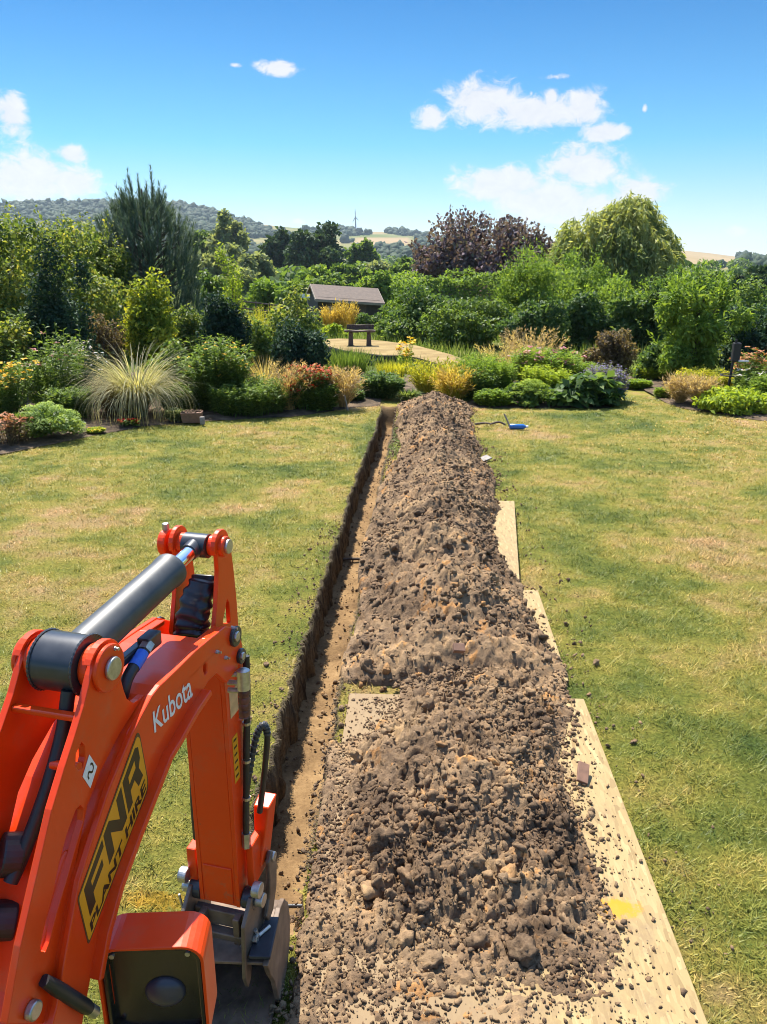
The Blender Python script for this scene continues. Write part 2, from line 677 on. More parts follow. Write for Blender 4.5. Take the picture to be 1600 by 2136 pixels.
def make_paint():
    m, t, out = mat_base('orange_paint')
    o = t.new('ShaderNodeTexCoord').outputs['Object']
    n = t.noise(o, 7, 6, 0.65)
    f = t.noise(o, 60, 6, 0.8)
    c = t.ramp(n, [(0.3, (0.72, 0.044, 0.002)), (0.7, (0.78, 0.054, 0.003))])
    dust = t.m('MULTIPLY', t.step(t.noise(o, 9, 10, 0.8), 0.48, 0.72), 0.26)
    c = t.mix(dust, c, (0.36, 0.16, 0.08))
    chip = t.step(f, 0.735, 0.76)
    c = t.mix(t.m('MULTIPLY', chip, 0.7), c, (0.09, 0.03, 0.02))
    w = pos_node(t)
    sz = t.new('ShaderNodeSeparateXYZ')
    t.l.new(w, sz.inputs[0])
    mud = t.step(t.m('ADD', t.noise(w, 22, 8, 0.8), t.m('MULTIPLY', t.m('SUBTRACT', 0.75, sz.outputs[2]), 0.30)), 0.60, 0.74)
    c = t.mix(t.m('MULTIPLY', mud, 0.6), c, (0.20, 0.135, 0.075))
    scr = t.step(t.noise(t.scale(o, (70, 70, 5), (0.5, 0.3, 0.2)), 1.0, 3, 0.6), 0.74, 0.78)
    c = t.mix(t.m('MULTIPLY', scr, 0.35), c, (0.55, 0.22, 0.12))
    r = t.m('ADD', 0.22, t.m('MULTIPLY', n, 0.22))
    princ(t, out, c, r, normal=t.bump(t.noise(o, 25, 3), 0.05, 0.004), coat=0.12, spec=0.35)


make_paint()
simple('black_steel', (0.030, 0.031, 0.033), 0.34, 0.0, 0.3, 18, 0.2)
simple('cylinder_barrel', (0.062, 0.064, 0.062), 0.46, 0.1, 0.25, 14, 0.08)
simple('chrome_rod', (0.78, 0.80, 0.82), 0.10, 1.0, 0.05, 20)
simple('zinc_steel', (0.46, 0.45, 0.42), 0.42, 0.9, 0.25, 60)
simple('worn_steel', (0.16, 0.12, 0.09), 0.5, 0.55, 0.5, 14, bump=0.3)
simple('bucket_steel', (0.17, 0.115, 0.075), 0.6, 0.25, 0.5, 14, bump=0.4)
simple('bucket_dark', (0.035, 0.037, 0.045), 0.5, 0.3, 0.35, 12)
simple('rubber', (0.016, 0.016, 0.018), 0.45, 0.0, 0.3, 40)
simple('sleeve_fabric', (0.012, 0.012, 0.016), 0.38, 0.0, 0.3, 50)
simple('coil_guard', (0.05, 0.05, 0.05), 0.4, 0.0, 0.2, 30)
simple('blue_band', (0.03, 0.14, 0.62), 0.5)
simple('rusty_coupler', (0.13, 0.055, 0.045), 0.5, 0.5, 0.4, 40)
simple('lamp_black', (0.010, 0.010, 0.013), 0.22, 0.0, 0.2, 20, 0.3)
simple('lamp_dome', (0.045, 0.043, 0.055), 0.35, 0.0, 0.2, 20)
simple('decal_yellow', (0.72, 0.30, 0.010), 0.4, 0.0, 0.06, 8)
simple('decal_border', (0.10, 0.04, 0.012), 0.45)
simple('decal_black', (0.020, 0.014, 0.006), 0.4)
simple('decal_white', (0.74, 0.72, 0.68), 0.4, 0.0, 0.05)
simple('decal_pale', (0.62, 0.38, 0.18), 0.5)
simple('shed_timber', (0.045, 0.034, 0.027), 0.8, 0.0, 0.35, 8)
simple('shed_roof', (0.15, 0.112, 0.085), 0.9, 0.0, 0.25, 6)
simple('shed_trim', (0.30, 0.24, 0.18), 0.8)
simple('white_paint', (0.72, 0.70, 0.66), 0.6, 0.0, 0.08)
simple('old_timber', (0.095, 0.060, 0.042), 0.75, 0.0, 0.4, 20, bump=0.4)
simple('grey_timber', (0.26, 0.22, 0.17), 0.8, 0.0, 0.3, 20)
simple('dark_iron', (0.018, 0.016, 0.015), 0.6)
simple('bark', (0.085, 0.062, 0.045), 0.9, 0.0, 0.4, 12, bump=0.6)
simple('pond_edge', (0.03, 0.026, 0.022), 0.8)
simple('terracotta', (0.18, 0.095, 0.058), 0.85, 0.0, 0.25, 25)
simple('slate', (0.22, 0.19, 0.16), 0.7, 0.0, 0.3, 30)
simple('black_sheet', (0.02, 0.022, 0.025), 0.45)
simple('blue_plastic', (0.02, 0.13, 0.42), 0.3, 0.0, 0.15, 20, 0.2)
simple('turbine_white', (0.25, 0.28, 0.31), 0.5)

LEAF = {
    'hazel': [(0.03, 0.055, 0.012), (0.065, 0.10, 0.022), (0.12, 0.155, 0.035), (0.22, 0.21, 0.045)],
    'dark': [(0.010, 0.024, 0.016), (0.018, 0.040, 0.022), (0.032, 0.062, 0.026)],
    'gold': [(0.07, 0.11, 0.014), (0.14, 0.19, 0.022), (0.25, 0.28, 0.03), (0.34, 0.33, 0.035)],
    'mid': [(0.035, 0.065, 0.014), (0.07, 0.115, 0.024), (0.12, 0.165, 0.038)],
    'fresh': [(0.06, 0.11, 0.016), (0.12, 0.19, 0.028), (0.19, 0.26, 0.045)],
    'lime': [(0.12, 0.18, 0.018), (0.21, 0.28, 0.03), (0.31, 0.36, 0.05)],
    'laurel': [(0.022, 0.05, 0.016), (0.05, 0.09, 0.024), (0.10, 0.145, 0.04)],
    'copper': [(0.040, 0.024, 0.032), (0.085, 0.055, 0.062), (0.16, 0.115, 0.12), (0.11, 0.115, 0.09)],
    'willow': [(0.10, 0.14, 0.04), (0.20, 0.235, 0.075), (0.32, 0.33, 0.13)],
    'oak': [(0.014, 0.032, 0.014), (0.028, 0.052, 0.019), (0.045, 0.075, 0.026)],
    'silver': [(0.10, 0.13, 0.06), (0.16, 0.19, 0.09), (0.22, 0.25, 0.12)],
    'pine': [(0.028, 0.052, 0.036), (0.055, 0.088, 0.058), (0.095, 0.13, 0.085)],
    'bronze': [(0.06, 0.045, 0.03), (0.12, 0.09, 0.05), (0.20, 0.17, 0.09)],
    'straw': [(0.24, 0.19, 0.07), (0.36, 0.29, 0.11), (0.50, 0.42, 0.19)],
    'variegated': [(0.15, 0.155, 0.075), (0.28, 0.265, 0.145), (0.42, 0.39, 0.26)],
    'hillwood': [(0.022, 0.045, 0.018), (0.036, 0.064, 0.024), (0.055, 0.085, 0.032)],
    'stipa': [(0.24, 0.175, 0.08), (0.33, 0.245, 0.125), (0.42, 0.325, 0.19)],
    'goldgrass': [(0.26, 0.18, 0.03), (0.36, 0.26, 0.05), (0.45, 0.34, 0.11)],
    'yelgrass': [(0.14, 0.17, 0.02), (0.28, 0.28, 0.03), (0.42, 0.38, 0.05)],
    'strap': [(0.04, 0.075, 0.016), (0.09, 0.13, 0.03), (0.20, 0.24, 0.08)],
    'sedum': [(0.14, 0.20, 0.05), (0.22, 0.30, 0.08), (0.32, 0.40, 0.13)],
    'f_red': [(0.30, 0.02, 0.01), (0.46, 0.05, 0.015), (0.42, 0.12, 0.03)],
    'f_scarlet': [(0.62, 0.008, 0.006), (0.75, 0.012, 0.01)],
    'f_pink': [(0.38, 0.14, 0.16), (0.50, 0.24, 0.25), (0.42, 0.28, 0.26)],
    'f_yellow': [(0.60, 0.33, 0.01), (0.68, 0.45, 0.02)],
    'f_white': [(0.55, 0.52, 0.50), (0.68, 0.62, 0.62)],
    'f_rust': [(0.36, 0.14, 0.06), (0.48, 0.22, 0.10)],
    'f_purple': [(0.12, 0.10, 0.22), (0.22, 0.18, 0.34), (0.20, 0.16, 0.2)],
}
for k, cols in LEAF.items():
    g = 1.0 if k.startswith('f_') else 1.6 if k in ('dark', 'oak', 'pine') else 1.75 if k in ('laurel', 'mid', 'hazel') else 1.4
    leafmat('leaf_' + k, [tuple(min(0.8, c * g) for c in cc) for cc in cols], 0.25 if k in ('dark', 'oak', 'pine') else 0.25 if k.startswith('f_') else 0.25 if k == 'copper' else 0.5,
            0.55 if k in ('laurel', 'hazel', 'mid') else 0.7, 0.15 if k in ('dark', 'copper', 'oak') else 0.28)


def LM(k):
    return MATS['leaf_' + k]


# ------------------------------------------------------------------ plant generators (numpy)
def unit(v):
    return v / (np.linalg.norm(v, axis=-1, keepdims=True) + 1e-9)


def leaf_quads(rng, P, N, T, L, W, fold=0.18):
    """one folded four-cornered leaf per point"""
    n = len(P)
    T = unit(T - N * (T * N).sum(-1, keepdims=True))
    S = np.cross(N, T)
    L = L[:, None]
    W = W[:, None]
    V = np.stack([P, P + T * L * 0.5 + S * W * 0.5 + N * L * fold, P + T * L, P + T * L * 0.5 - S * W * 0.5 + N * L * fold], 1)
    F = np.arange(n * 4).reshape(n, 4)
    return V.reshape(-1, 3), F


def leaf_cloud(rng, blobs, n, size, asp=0.55, out=0.45, up=0.25, droop=0.0, shell=0.4, clump=0.25):
    vol = np.array([b[1][0] * b[1][1] + b[1][1] * b[1][2] + b[1][0] * b[1][2] for b in blobs])
    cnt = rng.multinomial(n, vol / vol.sum())
    Ps, Ds, Ts = [], [], []
    for (c, r), k in zip(blobs, cnt):
        d = unit(rng.normal(size=(k, 3)))
        u = rng.random(k) ** shell
        Ps.append(np.array(c) + d * u[:, None] * np.array(r))
        Ds.append(d)
        Ts.append(np.clip(rng.normal(0.0, 0.16) + rng.normal(0.5, clump, k), 0, 1))
    P, D, tn = np.concatenate(Ps), np.concatenate(Ds), np.concatenate(Ts)
    m = len(P)
    N = unit(D * out + rng.normal(size=(m, 3)) * (1 - out) * 0.7 + np.array([0, 0, up]))
    T = unit(rng.normal(size=(m, 3)) + D * 0.5 + np.array([0, 0, -droop]))
    L = size * rng.uniform(0.6, 1.4, m)
    V, F = leaf_quads(rng, P, N, T, L, L * asp)
    return V, F, np.repeat(tn, 4)


def crown_blobs(rng, c, r, k, sub=0.42, spread=0.68, flat=0.0, top=0.0):
    """uneven crown: overlapping clumps over an ellipsoid"""
    blobs = []
    i = np.arange(k) + 0.5
    ph = np.arccos(1 - 2 * i / k)
    th = pi * (1 + 5 ** 0.5) * i
    for p, t in zip(ph, th):
        d = np.array([sin(p) * cos(t), sin(p) * sin(t), cos(p)]) + rng.normal(size=3) * 0.22
        q = np.array(c) + d * np.array(r) * spread * rng.uniform(0.75, 1.15)
        s = sub * rng.uniform(0.6, 1.35)
        blobs.append((q, np.array(r) * s * np.array([1, 1, 1 - flat])))
    blobs.append((np.array(c), np.array(r) * 0.62))
    return blobs


def grass_blades(rng, n, base_r, length, bend, width, seg=5, lean=0.35, el=1.0, taper=True):
    """arching blades from a common tuft; returns mesh arrays in local space"""
    az = rng.random(n) * 2 * pi
    rr = base_r * np.sqrt(rng.random(n))
    B = np.stack([rr * np.cos(az), rr * np.sin(az), np.zeros(n)], -1)
    az2 = az + rng.normal(0, 0.5, n)
    H = np.stack([np.cos(az2), np.sin(az2), np.zeros(n)], -1)
    L = length * rng.uniform(0.65, 1.15, n)
    th0 = np.clip(np.abs(rng.normal(0, lean, n)), 0, 1.2)
    bd = bend * rng.uniform(0.4, 1.4, n)
    S = np.stack([-np.sin(az2), np.cos(az2), np.zeros(n)], -1)
    tw = rng.normal(0, 0.5, n)
    S = S * np.cos(tw)[:, None] + H * np.sin(tw)[:, None]
    P = B.copy()
    rows = []
    for i in range(seg + 1):
        f = i / seg
        w = width * (1 - 0.92 * f ** 1.5 if taper else 1.0)
        rows.append(np.stack([P - S * w / 2, P + S * w / 2], 1))
        th = th0 + bd * (f + 0.5 / seg) ** 1.3
        P = P + (H * np.sin(th)[:, None] + np.array([0, 0, 1]) * np.cos(th)[:, None] * el) * (L / seg)[:, None]
    V = np.stack(rows, 1)                       # n, seg+1, 2, 3
    b = (np.arange(n) * (seg + 1) * 2)[:, None] + (np.arange(seg) * 2)[None, :]
    F = np.stack([b, b + 1, b + 3, b + 2], -1).reshape(-1, 4)
    t = np.repeat(np.clip(rng.normal(0.5, 0.28, n), 0, 1), (seg + 1) * 2)
    tips = P
    return V.reshape(-1, 3), F, t, tips


def flower_heads(rng, P, size, petals=6, tilt=0.35):
    Vs, Fs = [], []
    n = len(P)
    o = 0
    for i in range(petals):
        a = 2 * pi * i / petals + rng.random(n) * 0.6
        N = unit(np.stack([rng.normal(0, tilt, n), rng.normal(0, tilt, n), np.ones(n)], -1))
        T = np.stack([np.cos(a), np.sin(a), rng.normal(0.2, 0.25, n)], -1)
        L = size * rng.uniform(0.7, 1.2, n)
        V, F = leaf_quads(rng, P, N, T, L, L * 0.6, 0.05)
        Vs.append(V)
        Fs.append(F + o)
        o += len(V)
    V = np.concatenate(Vs)
    return V, np.concatenate(Fs), np.repeat(np.tile(rng.random(n), petals), 4)


ICO = {}


def ico(sub):
    if sub not in ICO:
        bm = bmesh.new()
        bmesh.ops.create_icosphere(bm, subdivisions=sub, radius=1.0)
        V = np.array([v.co[:] for v in bm.verts])
        F = np.array([[v.index for v in f.verts] for f in bm.faces])
        bm.free()
        ICO[sub] = (V, F)
    return ICO[sub]


def rand_rot(rng, n):
    q = unit(rng.normal(size=(n, 4)))
    w, x, y, z = q.T
    return np.stack([np.stack([1 - 2 * (y * y + z * z), 2 * (x * y - z * w), 2 * (x * z + y * w)], -1),
                     np.stack([2 * (x * y + z * w), 1 - 2 * (x * x + z * z), 2 * (y * z - x * w)], -1),
                     np.stack([2 * (x * z - y * w), 2 * (y * z + x * w), 1 - 2 * (x * x + y * y)], -1)], 1)


def clods(rng, P, R, sub=1, rough=0.28, flat=0.75):
    """angular lumps of earth at points P with radii R"""
    V0, F0 = ico(sub)
    n, k = len(P), len(V0)
    rad = 1 + rng.normal(0, rough, (n, k))
    if sub >= 2:
        for q in range(2):
            ax = unit(rng.normal(size=(n, 3)))
            rad = rad + 0.14 * np.sin((V0[None] * ax[:, None]).sum(-1) * (2.0 + 1.6 * q) + rng.random((n, 1)) * 6)
        for q in range(10):                      # broken flat faces
            ax = unit(rng.normal(size=(n, 3)))
            h = (V0[None] * ax[:, None]).sum(-1) * rad
            lim = rng.uniform(0.5, 0.85, (n, 1))
            rad = np.where(h > lim, rad * lim / np.maximum(h, 1e-3), rad)
        for q in range(6):                       # crumbly skin
            ax = unit(rng.normal(size=(n, 3)))
            rad = rad + 0.075 * np.sin((V0[None] * ax[:, None]).sum(-1) * rng.uniform(4, 11, (n, 1)) + rng.random((n, 1)) * 6)
        rad = rad + rng.normal(0, 0.055, (n, k))
    rad = np.clip(rad, 0.3, 1.6)
    V = V0[None] * rad[..., None] * np.stack([rng.uniform(0.55, 1.4, n), rng.uniform(0.75, 1.25, n), np.full(n, flat)], -1)[:, None]
    M = rand_rot(rng, n)
    V = np.einsum('nij,nkj->nki', M, V) * np.asarray(R)[:, None, None] + P[:, None]
    F = (F0[None] + (np.arange(n) * k)[:, None, None]).reshape(-1, 3)
    t = np.repeat(np.clip(rng.beta(2.2, 2.2, n) + 0.12 * (rng.random(n) < 0.06), 0, 1), k)
    return V.reshape(-1, 3), F, t


def join(*parts):
    Vs, Fs, Ts, o = [], [], [], 0
    for V, F, t in parts:
        Vs.append(V)
        Fs.append(F + o)
        Ts.append(t)
        o += len(V)
    return np.concatenate(Vs), np.concatenate(Fs), np.concatenate(Ts)


# ------------------------------------------------------------------ setting: ground, trench, beds, fields, hills
def sstep(v, a, b):
    u = np.clip((np.asarray(v, float) - a) / (b - a), 0, 1)
    return u * u * (3 - 2 * u)


TY0, TY1 = 2.02, 12.45


def lip_l(y):
    return -0.665 + 0.085 * sstep(y, 7, 11.5) + 0.020 * fbm(y * 4, 0 * y + 3, 3, 1) + 0.022 * fbm(y * 17, 0 * y + 1, 3, 5)


def lip_r(y):
    return -0.380 + 0.045 * sstep(y, 7, 11.5) + 0.018 * fbm(y * 4, 0 * y + 9, 3, 2) + 0.010 * fbm(y * 22, 0 * y + 7, 2, 6)


def trench_depth(y):
    return 0.31 * sstep(y, TY0 - 0.02, TY0 + 0.55) ** 0.6 * (1 - sstep(y, TY1 - 0.25, TY1)) + 0.004


def bed_front(x):
    return np.interp(x, [-14, -6.5, -5.03, -3.9, -2.9, -1.83, -1.02, -0.62, -0.61, -0.30, -0.29, 0.2, 0.97, 3.08, 3.40, 3.52, 3.53, 4.12, 4.13, 4.25, 5.0, 6.5, 14],
                     [7.0, 7.9, 8.85, 10.65, 11.15, 11.5, 12.3, 12.5, 13.4, 13.4, 12.6, 12.6, 12.35, 12.4, 13.1, 14.6, 16.5, 16.5, 13.2, 12.5, 11.5, 10.7, 9.4])


def lawn_z(x, y):
    return 0.012 * fbm(x * 0.9, y * 0.9, 3, 11)


def build_ground():
    ys = np.concatenate([np.arange(-4, TY0 - 0.05, 0.25), np.arange(TY0, TY1, 0.04), [TY1], np.arange(TY1 + 0.2, 16.3, 0.25)])
    a = np.concatenate([[0, 0.03, 0.08, 0.15], np.arange(0.25, 2.6, 0.15), np.arange(2.8, 14, 0.4)])
    ll, lr = lip_l(ys), lip_r(ys)
    X = np.concatenate([ll[None] - a[::-1][:, None], lr[None] + a[:, None]], 0)
    Y = np.broadcast_to(ys[None], X.shape)
    Z = lawn_z(X, Y)
    nl = len(a)
    Z[nl - 1] -= 0.006
    Z[nl] -= 0.006
    keep = np.ones((X.shape[0] - 1, X.shape[1] - 1), bool)
    iny = (ys[:-1] >= TY0 - 1e-6) & (ys[1:] <= TY1 + 1e-6)
    keep[nl - 1, iny] = False
    o = npmesh('lawn', np.stack([X, Y, Z], -1).reshape(-1, 3), grid_faces(X.shape[0], X.shape[1], keep), MATS['lawn_ground'], smooth=True)
    tag(o, 'dry mown lawn with green and scorched patches', kind='structure')
    # trench walls and floor
    yt = np.arange(TY0, TY1 + 0.001, 0.025)
    dep = trench_depth(yt)
    k = 10
    d = np.linspace(0, 1, k)
    Vs, Fs, off = [], [], 0
    for side, lip in ((-1, lip_l(yt)), (1, lip_r(yt))):
        W = lip[:, None] + np.zeros((len(yt), k))
        yy = np.broadcast_to(yt[:, None], W.shape)
        zz = -dep[:, None] * d[None] - 0.004
        W = W - side * (0.035 * (fbm(yy * 14, zz * 3 + side * 5, 3, 31 + side) - 0.2) + 0.02 * fbm(yy * 40, zz * 12, 2, 40 + side)) * np.minimum(1, d * 4)[None]
        W = W + side * -0.02 * d[None]
        Vs.append(np.stack([W, yy, zz], -1).reshape(-1, 3))
        Fs.append(grid_faces(len(yt), k) + off)
        off += len(yt) * k
    o = npmesh('trench_walls', np.concatenate(Vs), np.concatenate(Fs), MATS['trench_wall'], smooth=True)
    tag(o, 'cut earth sides of the narrow trench', kind='structure')
    u = np.linspace(0, 1, 12)
    A, B = lip_l(yt) - 0.05, lip_r(yt) + 0.05
    X = A[:, None] + (B - A)[:, None] * u[None]
    Y = np.broadcast_to(yt[:, None], X.shape)
    Z = -dep[:, None] + 0.012 * fbm(X * 9, Y * 9, 3, 21) + 0.008 * fbm(X * 30, Y * 30, 2, 22) + 0.02 * np.abs(u - 0.5)[None] * 2
    o = npmesh('trench_floor', np.stack([X, Y, Z], -1).reshape(-1, 3), grid_faces(len(yt), 12), MATS['trench_floor'], smooth=True)
    tag(o, 'ochre clay bottom of the narrow trench', kind='structure')
    # planting beds
    for nm, x0, x1 in (('bed_soil_left', -13.5, -0.6), ('bed_soil_right', -0.28, 3.5), ('bed_soil_corner', 4.15, 13.5)):
        xs = np.arange(x0, x1, 0.08)
        v = np.concatenate([[0, 0.02, 0.06, 0.14, 0.24], np.linspace(0.36, 1, 12)])
        f = bed_front(xs) + 0.05 * fbm(xs * 5, xs * 0, 3, 71)
        X = np.broadcast_to(xs[:, None], (len(xs), len(v)))
        Y = f[:, None] + (16.2 - f)[:, None] * v[None]
        Z = 0.010 + 0.03 * np.minimum(1, (Y - f[:, None]) / 0.5) + 0.03 * fbm(X * 6, Y * 6, 3, 72) * np.minimum(1, (Y - f[:, None]) / 0.25)
        o = npmesh('bed_soil', np.stack([X, Y, Z], -1).reshape(-1, 3), grid_faces(len(xs), len(v)), MATS['bed_soil'], smooth=True)
        tag(o, 'bare soil of the flower bed', kind='structure')


def terrain(x, y):
    r = np.hypot(x, y)
    z = -0.04 - 1.25 * sstep(y, 26, 46) + 1.4 * sstep(y, 60, 170) + 2.0 * sstep(r, 200, 480) - 30 * sstep(r, 1500, 2600)
    z = z + 0.25 * fbm(x / 14, y / 14, 3, 51) * sstep(y, 24, 60) + 1.5 * fbm(x / 90, y / 90, 3, 52) * sstep(y, 90, 300)
    inside = (np.abs(x) < 13.6) & (y > -3.7) & (y < 15.6)
    return np.where(inside, -0.9, z)


def build_fields():
    g = np.concatenate([[-5000, -3000, -1800, -1100, -700, -450, -300, -200, -130, -85, -60, -42, -30, -22, -17, -14.6], np.arange(-13, 13.1, 2),
                        [14.6, 17, 22, 30, 42, 60, 85, 130, 200, 300, 450, 700, 1100, 1800, 3000, 5000]])
    h = np.concatenate([[-3000, -800, -200, -60, -20, -8, -4.6], np.arange(-3, 15.5, 2), np.arange(16, 60, 1.5), np.arange(60, 200, 7), np.arange(200, 600, 25),
                        [700, 900, 1200, 1600, 2200, 3000, 4500, 6000]])
    X, Y = np.meshgrid(g, h, indexing='ij')
    Z = terrain(X, Y)
    o = npmesh('field_ground', np.stack([X, Y, Z], -1).reshape(-1, 3), grid_faces(len(g), len(h)), MATS['field_ground'], smooth=True)
    tag(o, 'rough green meadow ground beyond the garden', kind='structure')


RIDGE = [(-500, 440), (0, 431), (60, 428), (150, 427), (230, 426), (300, 428), (370, 430), (410, 436), (450, 446), (490, 458), (530, 466), (600, 474), (680, 480),
         (745, 482), (800, 484), (850, 488), (890, 494), (960, 506), (1060, 520), (1250, 528), (1380, 524), (1430, 523), (1480, 528), (1540, 536), (1600, 546), (1700, 556), (2100, 562)]
_ra = np.array([azel(*p)[0] for p in RIDGE])
_re = np.array([azel(*p)[1] for p in RIDGE])
HR0, HR1 = 480.0, 1550.0


def hill_z(az, r):
    el = np.interp(az, _ra, _re)
    zr = CAM_Z + HR1 * np.tan(el)
    t = (r - HR0) / (HR1 - HR0)
    s = np.where(t < 1, np.clip(t, 0, 1) ** 1.35, 1 - 0.6 * np.clip(t - 1, 0, 1))
    z = 1.2 + (zr - 1.2) * s
    return z + 5.0 * fbm(az * 14, r / 260, 3, 61) * np.clip(t * 3, 0, 1) * np.clip((1.0 - t) * 6, 0, 1)


def px_of(P):
    v = P - CAM
    z = v @ FWD
    return 800 + FPX * (v @ RGT) / z, 1068 - FPX * (v @ UPV) / z


def hill_field(x, y):
    """where the hillside is pale stubble rather than green (map of the real fields)"""
    f = sstep(x, 735, 750) * (1 - sstep(x, 850, 862)) * sstep(y, 494, 497) * (1 - sstep(y, 508, 513))
    f = np.maximum(f, 0.75 * sstep(x, 725, 745) * (1 - sstep(x, 795, 815)) * (1 - sstep(y, 487, 490)))
    f = np.maximum(f, 0.8 * sstep(x, 520, 535) * (1 - sstep(x, 575, 600)) * (1 - sstep(y, 471, 474)))
    f = np.maximum(f, 0.85 * sstep(x, 1385, 1400) * (1 - sstep(y, 552, 562)))
    return f


def build_hills():
    az = np.linspace(radians(-46), radians(46), 260)
    r = np.concatenate([np.linspace(HR0, HR1, 60), [1640, 1800, 2100, 2600]])
    A, R = np.meshgrid(az, r, indexing='ij')
    P = np.stack([np.sin(A) * R, np.cos(A) * R, hill_z(A, R)], -1).reshape(-1, 3)
    x, y = px_of(P)
    o = npmesh('hills', P, grid_faces(len(az), len(r)), MATS['hill_ground'], tint=hill_field(x, y), smooth=True)
    tag(o, 'long wooded downland ridge with pale fields', kind='structure')
    rng = np.random.default_rng(91)
    n = 21000
    a = rng.uniform(radians(-33), radians(33), n)
    rr = HR0 + 60 + (HR1 - HR0 - 50) * rng.random(n) ** 0.8
    rr[:1500] = rng.uniform(HR1 - 40, HR1 + 15, 1500)
    P = np.stack([np.sin(a) * rr, np.cos(a) * rr, hill_z(a, rr)], -1)
    x, y = px_of(P)
    wood = fbm(a * 22, rr / 130, 3, 77)
    left = 1 - sstep(x, 430, 620)
    right = sstep(x, 1200, 1400)
    keep = (wood + left * 0.85 - right * 0.12 > 0.10) & (hill_field(x, y) < 0.4)
    band = (x > 740) & (x < 865) & (y > 509) & (y < 530)
    keep &= ~((x > 735) & (x < 868) & (y > 493) & (y < 519))
    keep |= band & (y > 519)
    keep |= (x > 1540) & (y < 548 + (x - 1540) * 0.2)
    P, rr = P[keep], rr[keep]
    Rr = np.clip(rng.lognormal(1.45, 0.35, len(P)), 2.2, 9) * (0.7 + 0.3 * rr / HR1)
    P[:, 2] += Rr * 0.45
    V, F, t = clods(rng, P, Rr, 1, 0.13, 0.85)
    o = npmesh('hill_woods', V, F, LM('hillwood'), tint=t, smooth=True)
    tag(o, 'woodland covering the distant downland ridge', 'woodland', kind='stuff')


build_ground()
build_fields()
build_hills()

# raised gravel terrace round the pond
TZ = 0.16
_front = [(676, 712), (684, 722), (720, 731), (758, 736), (800, 741), (835, 741), (872, 746), (905, 756), (938, 768)]
_back = [(975, 752), (940, 739), (905, 730), (870, 721), (838, 716), (800, 711), (750, 707), (705, 706), (684, 707)]
poly = [G(px, py, TZ)[:2] for px, py in _front + _back]


def slab(name, poly, z0, z1, mat, label):
    n = len(poly)
    V = [(p[0], p[1], z0) for p in poly] + [(p[0], p[1], z1) for p in poly]
    tri = tessellate_polygon([[Vector((p[0], p[1], 0)) for p in poly]])
    b = MB().add(V, [tuple(i + n for i in t) for t in tri] + [(i, (i + 1) % n, (i + 1) % n + n, i + n) for i in range(n)])
    o = b.build(name, mat)
    return tag(o, label, kind='structure')


slab('terrace', poly, -0.3, TZ, MATS['terrace_dust'], 'sandy raised terrace curving round the far side of the planting')
edge = arc([tuple(G(px, py, TZ)) for px, py in _front], 6)
b = MB()
V, F = [], []
for i, p in enumerate(edge):
    q = p + np.array([0, -0.05, 0])
    V += [(p[0], p[1] - 0.004, TZ - 0.01), (q[0], q[1], TZ - 0.01), (q[0], q[1], -0.35), (p[0], p[1] - 0.004, -0.35)]
    if i:
        o = (i - 1) * 4
        F += [(o + k, o + (k + 1) % 4, o + 4 + (k + 1) % 4, o + 4 + k) for k in range(4)]
tag(b.add(V, F).build('terrace_edging', MATS['pond_edge']), 'dark retaining edge along the front of the sandy terrace', kind='structure')

